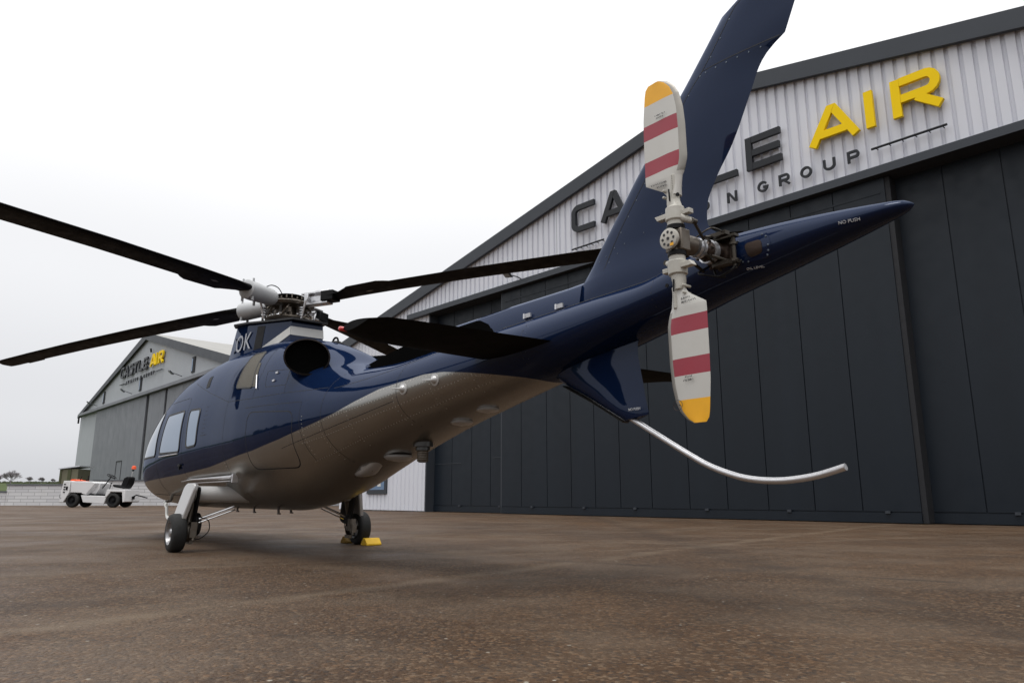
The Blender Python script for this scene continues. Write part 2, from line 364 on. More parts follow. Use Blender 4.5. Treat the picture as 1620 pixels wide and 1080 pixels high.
# ---- windows and doors
def window(name, pts, r=.07, side=1, sill=True, label=None):
    poly = roundpoly(pts, r); g = MB(); patch(g, poly, .004, side); o = g.build(name, M['glass'], heli, 60)
    if label: o['label'] = label
    f = MB(); ribbon(f, poly, .016, .008, side, True, depth=1); f.build('frame', M['seal'], o, 60)
    return o
for s_ in (1, -1):
    window('cabin_window', [(1.06, 1.64), (1.90, 1.645), (2.02, 1.14), (1.02, 1.12)], side=s_)
    window('cabin_window', [(.36, 1.60), (.80, 1.62), (.72, 1.155), (.34, 1.165)], side=s_)
    window('cockpit_window', [(2.30, 1.70), (2.62, 1.78), (3.30, 1.30), (3.25, 1.12), (2.28, 1.12)], side=s_)
    window('windscreen', [(2.80, 1.92), (3.12, 1.82), (3.86, 1.25), (3.70, 1.16), (3.42, 1.30)], side=s_, r=.05)
    d = MB(); ribbon(d, roundpoly([(.94, 1.80), (2.14, 1.83), (2.20, .60), (.90, .60)], .12), .003, .0012, s_, True); dd = d.build('cabin_door', M['seamline'], heli)
    hb = MB(); p = surf(1.0, .96, .012, s_); hb.obox(p, (.045, 0, 0), (0, .012, 0), (0, 0, .012)); hb.obox(surf(1.05, .93, .01, s_), (.012, 0, 0), (0, .01, 0), (0, 0, .02)); hb.build('handle', M['black'], dd)
    d = MB(); ribbon(d, roundpoly([(2.24, 1.86), (2.62, 1.88), (3.36, 1.34), (3.40, .62), (2.24, .60)], .1), .003, .0012, s_, True); d.build('cockpit_door', M['seamline'], heli)
    # drip rail above the windows, silver strip under cabin window
    t = MB(); t.tube([surf(X, 1.10, .012, s_) for X in (1.05, 1.5, 1.98)], .007, 6); t.build('window_sill_strip', M['alu'], heli)
    # engine intake meshes
    g = MB(); patch(g, roundpoly([(-.62, 2.13), (-.98, 2.12), (-1.26, 1.67), (-.76, 1.72)], .06), .004, s_); o = g.build('engine_intake_grille', M['mesh'], heli)
    f = MB(); ribbon(f, roundpoly([(-.62, 2.13), (-.98, 2.12), (-1.26, 1.67), (-.76, 1.72)], .06), .01, .007, s_, True, depth=1); f.build('frame', M['seal'], o)
    g = MB(); patch(g, roundpoly([(-1.02, 1.97), (-1.14, 1.96), (-1.36, 1.67), (-1.24, 1.68)], .02), .004, s_); g.build('vent_panel', M['mesh'], heli)
    t = MB(); t.tube([surf(-1.26, 1.80, .012, s_), surf(-1.40, 1.64, .012, s_)], .006, 6)
    t.build('cowl_latch', M['alu'], heli)
    for q in ((-1.70, 1.775), (-1.72, 1.69)): t = MB(); t.obox(surf(*q, .006, s_), (.03, 0, 0), (0, .005, 0), (0, 0, .009)); t.build('cowl_latch', M['alu'], heli)
    # dark cooling slots on the forward cowl
    g = MB(); patch(g, roundpoly([(.62, 2.02), (.50, 2.03), (.36, 1.87), (.48, 1.86)], .02), .003, s_); g.build('cooling_slot', M['black'], heli)
    # static ports on the taupe boom
    for (X, z) in ((-3.842, 1.386), (-4.217, 1.415)):
        a = surf(X, z, 0, s_); nn = (surf(X, z, .1, s_)-a).normalized()
        g = MB(); g.lathe(a-nn*.003, nn, [(0, .045), (.008, .045), (.012, .030), (.022, .026), (.034, .014), (.04, .0)], 20)
        g.tube([a+nn*.03, a+nn*.032+Vector((.13, 0, .015))], [.007, .003], 6)
        g.build('static_port', M['taupelight'], heli)

# ---- step rail on the lower flank
for s_ in (1, -1):
    t = MB(); a = surf(1.05, .79, .03, s_); b = surf(-.72, .80, .035, s_)
    t.tube([a+Vector((0, 0, -.015)), a.lerp(b, .2), a.lerp(b, .95), b], [(.02, .004), (.024, .012), (.024, .022), (.024, .022)], 12); t.obox((a+b)/2+Vector((-.1, -.012*s_, -.040)), (b-a)*.42, (0, .018, 0), (0, 0, .004))
    t.obox(b+Vector((-.01, -.02*s_, -.012)), (.02, 0, 0), (0, .03, 0), (0, 0, .045)); bevel(t.build('boarding_step', M['alu'], heli), .008)

# ---- raised spine and fin
spn = MB(); prof = []
for X in np.arange(-5.45, -2.6, .05):
    b_ = par(X)[1]
    zt = np.interp(X, [-5.45, -5.3, -4.7, -4.5, -3.4, -2.6], [1.93, 1.925, 1.925, 1.92, 1.90, 1.80]); w0 = np.interp(X, [-5.4, -4.4, -2.8, -2.6], [.10, .12, .17, .17]); zl = b_-.09
    prof.append([(X, -w0-.02, zl), (X, -w0, b_-.0), (X, -w0*.8, zt-.03), (X, -w0*.5, zt), (X, w0*.5, zt), (X, w0*.8, zt-.03), (X, w0, b_), (X, w0+.02, zl)])
vs = [p for r_ in prof for p in r_]; k = 8
spn.add(vs, [(i*k+j, i*k+j+1, (i+1)*k+j+1, (i+1)*k+j) for i in range(len(prof)-1) for j in range(k-1)]+[tuple(range(k)), tuple((len(prof)-1)*k+j for j in range(k))])
spo = spn.build('spine_fairing', M['navy'], heli, 50)
for s_ in (1, -1):
    g = MB(); X_ = np.arange(-4.62, -2.62, .05); vs = []
    for X in X_:
        t_ = np.interp(X, [-4.62, -4.5, -4.36, -2.65], [.05, .6, .97, 1.0]); b_ = par(X)[1]
        w0 = np.interp(X, [-5.4, -4.4, -2.8, -2.6], [.10, .12, .17, .17]); zt = np.interp(X, [-5.45, -5.3, -4.7, -4.5, -3.4, -2.6], [1.93, 1.925, 1.925, 1.92, 1.90, 1.80])
        lo = b_-.05; hi = lo+(zt-.03-lo)*t_
        vs += [(X, s_*(w0+.03), lo), (X, s_*(w0*.8+.012), hi), (X, s_*(w0*.8-.03), hi)]
    g.add(vs, [(3*i+j, 3*i+j+1, 3*i+j+4, 3*i+j+3) for i in range(len(X_)-1) for j in (0, 1)]); g.build('cooling_intake', M['void'], heli)
    for X in (-4.95, -5.28):
        t = MB(); t.obox((X, s_*.118, 1.80), (.035, 0, 0), (0, .006, 0), (0, .002, .014)); t.obox((X+.03, s_*.12, 1.80), (.008, 0, 0), (0, .009, 0), (0, 0, .018)); t.build('spine_latch', M['alu'], heli)
for s_ in (1, -1):
    g = MB(); P = []
    for X in np.arange(-6.25, -4.66, .05):
        zb, zt, wd, zw, n1, n2 = par(X); y = np.interp(X, [-6.25, -5.4, -4.66], [.10, .112, .142]); P.append((X, s_*(y+.001), zw+(zt-zw)*(1-(y/wd)**n1)**(1/n1)+.001))
    g.tube(P, .0045, 6); g.build('spine_joint', M['seamline'], heli)
t = MB(); t.tube([(-2.9, -.12, 1.85), (-2.99, -.14, 2.08)], [.03, .008], 8); t.build('whip_antenna', M['offwhite'], heli)
t = MB(); t.lathe((-1.35, -.12, 2.17), (0, 0, 1), [(0, .10), (.05, .09), (.08, .05)], 14); t.tube([(-1.32+.07*math.cos(a), -.12, 2.25+.05*math.sin(a)) for a in np.linspace(0, math.pi, 8)], .012, 6); t.build('hoist_ring', M['black'], heli)

def airfoil(c0, c1, th, n=10):      # chordwise profile points (t along chord 0..1, half thickness)
    return [(t, th*(2.96*math.sqrt(t)-1.26*t-3.516*t*t+2.843*t**3-1.015*t**4)*.5/.5*.5) for t in [(.5-.5*math.cos(math.pi*i/n)) for i in range(n+1)]]
def fin_mesh(rows, mats, name, parent, n=12):   # rows: (leading xyz, trailing xyz, thickness); thickness along Y
    g = MB(); A = airfoil(0, 1, 1, n); vs = []
    for L, T, th in rows:
        L, T = Vector(L), Vector(T)
        ring = [L.lerp(T, t)+Vector((0, h_*th, 0)) for t, h_ in A]+[L.lerp(T, t)-Vector((0, h_*th, 0)) for t, h_ in A[-2:0:-1]]
        vs += ring
    k = len(A)*2-2
    g.add(vs, [(i*k+j, i*k+(j+1) % k, (i+1)*k+(j+1) % k, (i+1)*k+j) for i in range(len(rows)-1) for j in range(k)]+[tuple(range(k)), tuple((len(rows)-1)*k+j for j in range(k))])
    return g
FIN = [((-5.30, 1.68), (-6.50, 1.70), .17), ((-5.30, 1.80), (-6.50, 1.86), .19), ((-5.33, 1.90), (-6.50, 1.96), .18), ((-5.40, 1.93), (-6.455, 1.985), .165), ((-5.46, 1.99), (-6.41, 2.02), .15), ((-5.52, 2.075), (-6.385, 2.08), .135), ((-5.61, 2.18), (-6.395, 2.18), .13), ((-5.70, 2.285), (-6.445, 2.285), .125), ((-5.865, 2.478), (-6.584, 2.478), .12),
 ((-6.09, 2.723), (-6.715, 2.723), .11), ((-6.21, 2.856), (-6.785, 2.856), .105), ((-6.26, 2.91), (-6.84, 2.91), .10), ((-6.31, 2.965), (-6.94, 2.962), .095), ((-6.45, 3.12), (-7.01, 3.113), .085), ((-6.56, 3.245), (-7.06, 3.24), .08), ((-6.72, 3.32), (-7.10, 3.32), .07), ((-6.90, 3.40), (-7.14, 3.41), .05)]
_zt = np.array([r_[1][1] for r_ in FIN[3:13]]); _xt = np.array([r_[1][0] for r_ in FIN[3:13]]); _zl = np.array([r_[0][1] for r_ in FIN[3:13]]); _xl = np.array([r_[0][0] for r_ in FIN[3:13]])
_new = [((float(np.interp(z, _zl, _xl)), z), (float(pchip(_zt, _xt, z)), z), float(np.interp(z, _zl, [r_[2] for r_ in FIN[3:13]]))) for z in list(np.arange(2.03, 2.93, .03))+[2.935, 2.95]]
FIN = FIN[:4]+_new+FIN[12:]
def fin_pt(z, t, off=0, side=1):
    zz = [r_[0][1] for r_ in FIN]; lx = np.interp(z, zz, [r_[0][0] for r_ in FIN]); tx = np.interp(z, zz, [r_[1][0] for r_ in FIN]); th = np.interp(z, zz, [r_[2] for r_ in FIN])
    h_ = th*(2.96*math.sqrt(t)-1.26*t-3.516*t*t+2.843*t**3-1.015*t**4)*.5
    return Vector((lx+(tx-lx)*t, side*(h_+off), z))
fin = fin_mesh([((a[0], 0, a[1]), (b[0], 0, b[1]), th) for a, b, th in FIN], None, 'fin', heli, 16)
fin.mi = 1
def fline(zt, hw=.0025):
    for s_ in (1, -1):
        P = [fin_pt(z, t, .0012, s_) for z, t in zt]; vs = []
        for i, p in enumerate(P):
            t_ = (P[min(i+1, len(P)-1)]-P[max(i-1, 0)]).normalized(); q = Vector((-t_.z, 0, t_.x))*hw; vs += [p+q, p-q]
        fin.add(vs, [(2*i, 2*i+1, 2*i+3, 2*i+2) for i in range(len(P)-1)], mi=1)
def frivet(zt, r=.005):
    for s_ in (1, -1):
        for z, t in zt:
            c = fin_pt(z, t, .0015, s_); fin.add([c+Vector((r*math.cos(a), 0, r*math.sin(a))) for a in [j*math.pi/3 for j in range(6)]]+[c+Vector((0, s_*.002, 0))], [(j, (j+1) % 6, 6) for j in range(6)], mi=2)
fline([(z, .22) for z in np.arange(1.95, 3.35, .05)]); fline([(2.96, t) for t in np.arange(.22, .99, .05)])

frivet([(z, .245) for z in np.arange(2.0, 3.3, .085)]); frivet([(2.94, t) for t in np.arange(.3, .96, .11)])
frivet([(z_, t_) for z_, t_ in ((2.03, .12), (2.05, .18), (2.04, .3), (2.09, .34), (2.12, .5), (2.2, .62), (2.1, .7), (2.16, .72), (2.3, .7))], .004)
M['finrivet'] = mat('fin_rivet', (.10, .12, .15), .3, .6, .1, 5)
fin.build('tail_fin', [M['navy'], M['seamline'], M['finrivet']], heli, 50)

# ---- ventral fin with tail skid
vf = fin_mesh([((-5.00, 0, 1.52), (-5.92, 0, 1.60), .20), ((-5.10, 0, 1.36), (-5.84, 0, 1.47), .15), ((-5.22, 0, 1.29), (-5.84, 0, 1.39), .13), ((-5.42, 0, 1.19), (-5.865, 0, 1.26), .115), ((-5.60, 0, 1.09), (-5.89, 0, 1.12), .10), ((-5.70, 0, 1.035), (-5.905, 0, 1.055), .09), ((-5.73, 0, 1.012), (-5.90, 0, 1.04), .07)], None, 'v', heli)
vf.mi = 1; vf.tube([(-5.20, 0, 1.285), (-5.45, 0, 1.16), (-5.72, 0, 1.01)], [(.035, .006)]*3, 8, mi=1)
vf.build('ventral_fin', [M['navy'], M['taupe']], heli, 50)
sk = MB(); P = [(-5.74, 1.045), (-5.80, 1.01), (-6.05, .869), (-6.18, .797), (-6.298, .737), (-6.42, .692), (-6.524, .665), (-6.63, .652), (-6.733, .650), (-6.83, .658), (-6.927, .674), (-7.044, .705)]
def smooth3(P, k=4):
    P = [Vector(p) for p in P]; out = []
    for i in range(len(P)-1):
        p0, p1, p2, p3 = P[max(i-1, 0)], P[i], P[i+1], P[min(i+2, len(P)-1)]
        for j in range(k):
            t = j/k; out.append(.5*((2*p1)+(p2-p0)*t+(2*p0-5*p1+4*p2-p3)*t*t+(3*p1-p0-3*p2+p3)*t**3))
    return out+[P[-1]]
sk.tube(smooth3([(x, 0, z) for x, z in P]), .0165, 16); sk.build('tail_skid', M['alu'], heli)

# ---- stabiliser, one mesh per side
for s_, rows in ((1, [(.10, -4.62, -5.385), (.336, -4.66, -5.367), (.9, -4.70, -5.33), (1.25, -4.74, -5.30), (1.38, -4.80, -5.28), (1.45, -4.88, -5.20)]), (-1, [(.10, -4.62, -5.20), (.9, -4.60, -5.03), (1.29, -4.66, -5.05), (1.45, -4.76, -5.00), (1.52, -4.84, -4.98)])):
    g = MB(); A = airfoil(0, 1, 1, 10); vs = []
    for y, l_, t_ in rows:
        th = .085 if y < 1.3 else .05; L = Vector((l_, s_*y, 1.53)); T = Vector((t_, s_*y, 1.53))
        vs += [L.lerp(T, t)+Vector((0, 0, h_*th)) for t, h_ in A]+[L.lerp(T, t)-Vector((0, 0, h_*th)) for t, h_ in A[-2:0:-1]]
    k = len(A)*2-2
    g.add(vs, [(i*k+j, i*k+(j+1) % k, (i+1)*k+(j+1) % k, (i+1)*k+j) for i in range(len(rows)-1) for j in range(k)]+[tuple(range(k)), tuple((len(rows)-1)*k+j for j in range(k))])
    o = g.build('stabiliser', M['stab'], heli, 40)
    yl = rows[-1][0]; g = MB(); g.tube([(-4.86, s_*(yl-.03), 1.53), (-4.86, s_*(yl+.015), 1.53), (-4.86, s_*(yl+.022), 1.53)], [.014, .014, .006], 10); g.build('navigation_light', M['redlens'] if s_ > 0 else M['glass'], o)
# small flap gurney on spine side (triangle shade piece)
# ---- rotor pylon
def ring(z, dx, sc): return [(x+dx*(1 if x > 0 else 0)*(x/.75), y*sc, z(x)) for x, y in PL]
PL = [(-.8, -.19), (-.8, 0), (-.8, .19), (-.35, .285), (.1, .365), (.5, .385), (.74, .30), (.83, .15), (.86, 0), (.83, -.15), (.74, -.30), (.5, -.385), (.1, -.365), (-.35, -.285)]
py = MB(); py.sm = False
top = ring(lambda x: 2.545+(x+.8)*.11, 0, 1.0); bot = ring(lambda x: 2.02, .40, 1.12)
n = len(PL); py.add(bot+top, [(i, (i+1) % n, n+(i+1) % n, n+i) for i in range(n)]+[tuple(range(n, 2*n))], smooth=False)
pyo = py.build('rotor_pylon', M['navy'], heli, 30)
lip = MB(); a = [(x*1.03-(.06 if x < -.5 else 0), y*1.12, 2.548+(x+.8)*.11) for x, y in PL]; b = [(p[0], p[1], p[2]+.022) for p in a]
c = [(x*.85, y*.8, 2.60+(x+.8)*.10) for x, y in PL]
lip.add(a+b+c, [(i, (i+1) % n, n+(i+1) % n, n+i) for i in range(n)]+[(n+i, n+(i+1) % n, 2*n+(i+1) % n, 2*n+i) for i in range(n)]+[tuple(range(n-1, -1, -1)), tuple(range(2*n, 3*n))], smooth=False)
lip.build('lip', M['seal'], pyo)
def pyl(x, z, off=.003, side=1):    # point on the port face of the pylon
    t = (z-2.02)/(2.545+(x+.8)*.11-2.02); yb = np.interp(x, [p[0] for p in PL[2:9]], [p[1] for p in PL[2:9]]); return Vector((x, side*(yb*(1.12*(1-t)+t)+off), z))
# white cheat line round the pylon: port flank, aft face
g = MB(); X_ = np.linspace(-.8, -.15, 8); lo = np.interp(X_, [-.8, -.15], [2.385, 2.16]); hi = np.interp(X_, [-.8, -.15], [2.485, 2.27])
for s_ in (1, -1):
    vs = []
    for X, a_, b_ in zip(X_, lo, hi): vs += [pyl(X, a_, .004, s_), pyl(X, b_, .004, s_)]
    g.add(vs, [(2*i, 2*i+1, 2*i+3, 2*i+2) for i in range(7)])
g.add([(-.804, -.205, 2.385), (-.804, .2, 2.385), (-.804, .195, 2.485), (-.804, -.195, 2.485)], [(0, 1, 2, 3)]); g.build('white_stripe', M['white'], pyo)
g = MB(); vs = [pyl(x, z) for x, z in ((-.27, 2.57), (-.10, 2.59), (-.06, 2.2), (-.23, 2.2))]; g.add(vs, [(0, 1, 2, 3)])
g.build('pylon_vent', M['black'], pyo)
def text_mesh(s, size, extr=.001):
    cu = bpy.data.curves.new('t', 'FONT'); cu.body = s; cu.size = size; cu.extrude = extr; cu.align_x = 'CENTER'; cu.align_y = 'CENTER'; cu.resolution_u = 3
    ob = bpy.data.objects.new('t', cu); col.objects.link(ob); bpy.context.view_layer.update()
    me = bpy.data.meshes.new_from_object(ob.evaluated_get(bpy.context.evaluated_depsgraph_get()))
    bpy.data.objects.remove(ob); bpy.data.curves.remove(cu); return me
def put_text(name, s, size, c, xdir, ydir, m, parent, xs=1., extr=.0008):
    me = text_mesh(s, size, extr); me.materials.clear(); me.materials.append(m)
    X = Vector(xdir).normalized(); Y = Vector(ydir); Y = (Y-X*Y.dot(X)).normalized(); Z = X.cross(Y)
    o = bpy.data.objects.new(name, me); col.objects.link(o); o.parent = parent
    mtx = Matrix.Identity(4)
    for i in range(3): mtx[i][0] = X[i]*xs; mtx[i][1] = Y[i]; mtx[i][2] = Z[i]; mtx[i][3] = c[i]
    o.matrix_local = mtx; return o
a_, b_ = pyl(.58, 2.5, .006), pyl(.02, 2.5, .006)
for i, (ch, X) in enumerate((('O', .54), ('O', .32), ('K', .09))):
    a_, b_ = pyl(X+.08, 2.42, .006), pyl(X-.08, 2.42, .006)
    put_text('registration_letter', ch, .31, (a_+b_)/2+Vector((0, .006, -.0)), b_-a_, pyl(X-.03, 2.6)-pyl(X, 2.3), M['letter'], pyo, .95)

M['scorched'] = mat('scorched_steel', (.045, .035, .03), .45, .7, .5, 9, dirt=(.012, .010, .012))
# ---- exhausts
for s_ in (1, -1):
    g = MB(); A = Vector((-1.66, .30*s_, 1.935)); B = Vector((-2.22, .565*s_, 1.865)); ax = (B-A).normalized(); up = Vector((0, 0, 1)); u = ax.cross(up).normalized(); v = u.cross(ax)
    n = 32; prof = [(0, .14, .12), (.25, .165, .14), (.52, .195, .16), (.62, .212, .172), (.65, .212, .172), (.645, .20, .16), (.61, .19, .152), (.60, .10, .1)]
    vs = [A+ax*d+u*math.cos(2*math.pi*j/n)*r1+v*math.sin(2*math.pi*j/n)*r2 for d, r1, r2 in prof for j in range(n)]
    g.add(vs, [(i*n+j, i*n+(j+1) % n, (i+1)*n+(j+1) % n, (i+1)*n+j) for i in range(len(prof)-1) for j in range(n)]+[tuple((len(prof)-1)*n+j for j in range(n))])
    eo = g.build('engine_exhaust', M['void'], heli)
    g = MB(); prof = [(.60, .210, .170), (.62, .215, .175), (.652, .215, .175), (.655, .201, .162), (.63, .197, .158)]
    vs = [A+ax*d+u*math.cos(2*math.pi*j/n)*r1+v*math.sin(2*math.pi*j/n)*r2 for d, r1, r2 in prof for j in range(n)]
    g.add(vs, [(i*n+j, i*n+(j+1) % n, (i+1)*n+(j+1) % n, (i+1)*n+j) for i in range(len(prof)-1) for j in range(n)]); g.build('lip', M['scorched'], eo)

# ---- belly items
for nm, (X, z, s1, s2) in {'belly_antenna': (-3.05, .86, .13, .045), 'transponder_antenna': (-4.02, 1.10, .09, .03), 'blade_antenna': (-4.36, 1.17, .09, .028)}.items():
    g = MB(); g.lathe((X, .02, par(X)[0]+.02), (0, 0, -1), [(0, s1*.9), (.02, s1), (s2, s1*.75), (s2+.012, .0)], 20); o = g.build('belly_antenna', M['taupelight'], heli)
g = MB(); g.tube([(-2.45, .1, .80), (-2.68, .1, .83), (-2.92, .1, .93)], [(.02, .008), (.09, .04), (.02, .01)], 16); g.tube([(-2.4, .1, .80), (-2.52, .1, .78), (-2.66, .1, .80), (-2.80, .1, .86), (-2.92, .1, .93)], [(.02, .01), (.07, .03), (.09, .04), (.07, .03), (.015, .008)], 16); g.build('belly_fairing', M['taupelight'], heli)
g = MB(); Xb = -3.42; zb_ = par(Xb)[0]; g.lathe((Xb, 0, zb_+.03), (0, 0, -1), [(0, .085), (.05, .085), (.055, .06), (.08, .06), (.082, .05)], 24); bo = g.build('strobe_mount', M['taupe'], heli)
g = MB(); g.lathe((Xb, 0, zb_-.05), (0, 0, -1), [(0, .046), (.09, .046), (.1, .03), (.102, 0)], 20)
for k in range(5): g.lathe((Xb, 0, zb_-.055-.018*k), (0, 0, -1), [(0, .046), (.004, .05), (.008, .046)], 20)
g.build('strobe_lens', M['steel'], bo)
for X, y in ((.85, .1), (.1, .15), (-.4, -.1), (-.8, .2)):
    g = MB(); z0 = .458; g.obox((X, y, z0-.03), (.02, 0, 0), (0, .006, 0), (.008, 0, .035)); g.obox((X-.02, y, z0-.062), (.03, 0, 0), (0, .01, 0), (0, 0, .007)); g.build('drain_mast', M['bronze'], heli)
g = MB(); g.tube([(2.7, .45, .52), (2.4, .60, .50), (1.92, .68, .47)], .02, 8); g.tube([(2.0, .68, .47), (1.92, .68, .43), (1.89, .68, .34), (1.84, .68, .31), (1.72, .68, .29)], [.02, .02, .017, .02, .03], 8); g.build('footstep', M['white'], heli)

# ---- landing gear
def wheel(parent, c, rad, wd, side, rimm):
    t = MB(); pr = [(-.5, .62), (-.5, .78), (-.44, .93), (-.3, .99), (0, 1), (.3, .99), (.44, .93), (.5, .78), (.5, .62)]
    t.lathe(c, (0, side, 0), [(a_*wd, b_*rad) for a_, b_ in pr], 40); ty = t.build('tyre', M['tyre'], parent, 50)
    r_ = MB(); r_.lathe(c, (0, side, 0), [(-.46*wd, .63*rad), (-.2*wd, .5*rad), (-.2*wd, .0)], 28); r_.lathe(c, (0, side, 0), [(.5*wd, .64*rad), (.47*wd, .58*rad), (.2*wd, .52*rad), (.16*wd, .3*rad), (.42*wd, .2*rad), (.44*wd, 0)], 28); r_.build('rim', rimm, parent, 30)
for s_ in (1, -1):
    gr = empty('main_landing_gear'); gr.parent = heli
    f = MB(); f.tube([(-.2, s_*.15, .60), (-.2, s_*.40, .60), (-.2, s_*.93, .605)], [(.135, .095), (.125, .09), (.115, .085)], 24); f.build('sponson', M['sponson'], gr, 50)
    leg = MB(); pl = roundpoly([(-.42, .71), (-.02, .71), (.05, .27), (-.10, .22), (-.16, .33), (-.30, .20)], .09)
    leg.prism(pl, (0, s_*.93, 0), (1, s_*.0, 0), (0, s_*-.0, 1), (0, s_*.05, 0)); lo = leg.build('leg_fairing', M['taupelight'], gr, 30); bevel(lo, .012)
    ln = MB(); ln.prism(roundpoly([(-.40, .68), (-.05, .68), (.02, .29), (-.10, .25), (-.27, .24)], .06), (0, s_*.926, 0), (1, 0, 0), (0, 0, 1), (0, -s_*.02, 0)); lno = ln.build('leg_shade_plate', M['black'], gr, 30)  # black plate added to stand in for shade on the leg's inner side
    lo.matrix_local = Matrix.Translation((0, s_*.93, .70)) @ Matrix.Rotation(R(13)*s_, 4, 'X') @ Matrix.Translation((0, -s_*.93, -.70)); lno.matrix_local = lo.matrix_local.copy()
    st = MB(); st.tube([(-.2, s_*.90, .60), (-.18, s_*.94, .38), (-.2, s_*.97, .22)], [.05, .04, .03], 12); st.tube([(-.2, s_*.9, .2), (-.2, s_*1.12, .2)], .028, 12)
    st.obox((-.28, s_*.93, .24), (.05, 0, 0), (0, .03, 0), (0, 0, .07)); st.tube([(-.30, s_*.9, .30), (-.32, s_*.93, .12)], .02, 8); st.obox((-.2, s_*.93, .1), (.06, 0, 0), (0, .02, 0), (0, 0, .02))
    st.build('shock_strut', M['steel'], gr)
    bk = MB(); bk.lathe((-.2, s_*.93, .2), (0, s_, 0), [(0, .10), (.05, .10), (.055, .05)], 20); bk.obox((-.31, s_*.94, .2), (.03, 0, 0), (0, .03, 0), (0, 0, .05)); bk.build('brake_caliper', M['steel'], gr)
    br = MB(); br.tube([(-.24, s_*.86, .34), (-.32, s_*.52, .47)], .014, 10); br.tube([(-.24, s_*.86, .30), (-.32, s_*.5, .44)], .008, 8); br.build('brace', M['chrome'], gr)
    hs = MB(); hs.tube(smooth3([(-.30, s_*.88, .36), (-.36, s_*.80, .33), (-.38, s_*.79, .22), (-.34, s_*.86, .14), (-.3, s_*.92, .13)]), .005, 6); hs.build('brake_hose', M['black'], gr)
    wl = empty('wheel'); wl.parent = gr; wheel(wl, (-.2, s_*1.075, .2), .2, .15, s_, M['rim'])
ng = empty('nose_landing_gear'); ng.parent = heli
g = MB(); g.tube([(3.27, 0, .6), (3.27, 0, .25)], [.05, .035], 12); g.obox((3.27, 0, .22), (.05, 0, 0), (0, .08, 0), (0, 0, .03)); g.build('strut', M['steel'], ng)
wl = empty('wheel'); wl.parent = ng; wheel(wl, (3.27, .08, .17), .17, .1, 1, M['alu']); wl = empty('wheel'); wl.parent = ng; wheel(wl, (3.27, -.08, .17), .17, .1, -1, M['alu'])

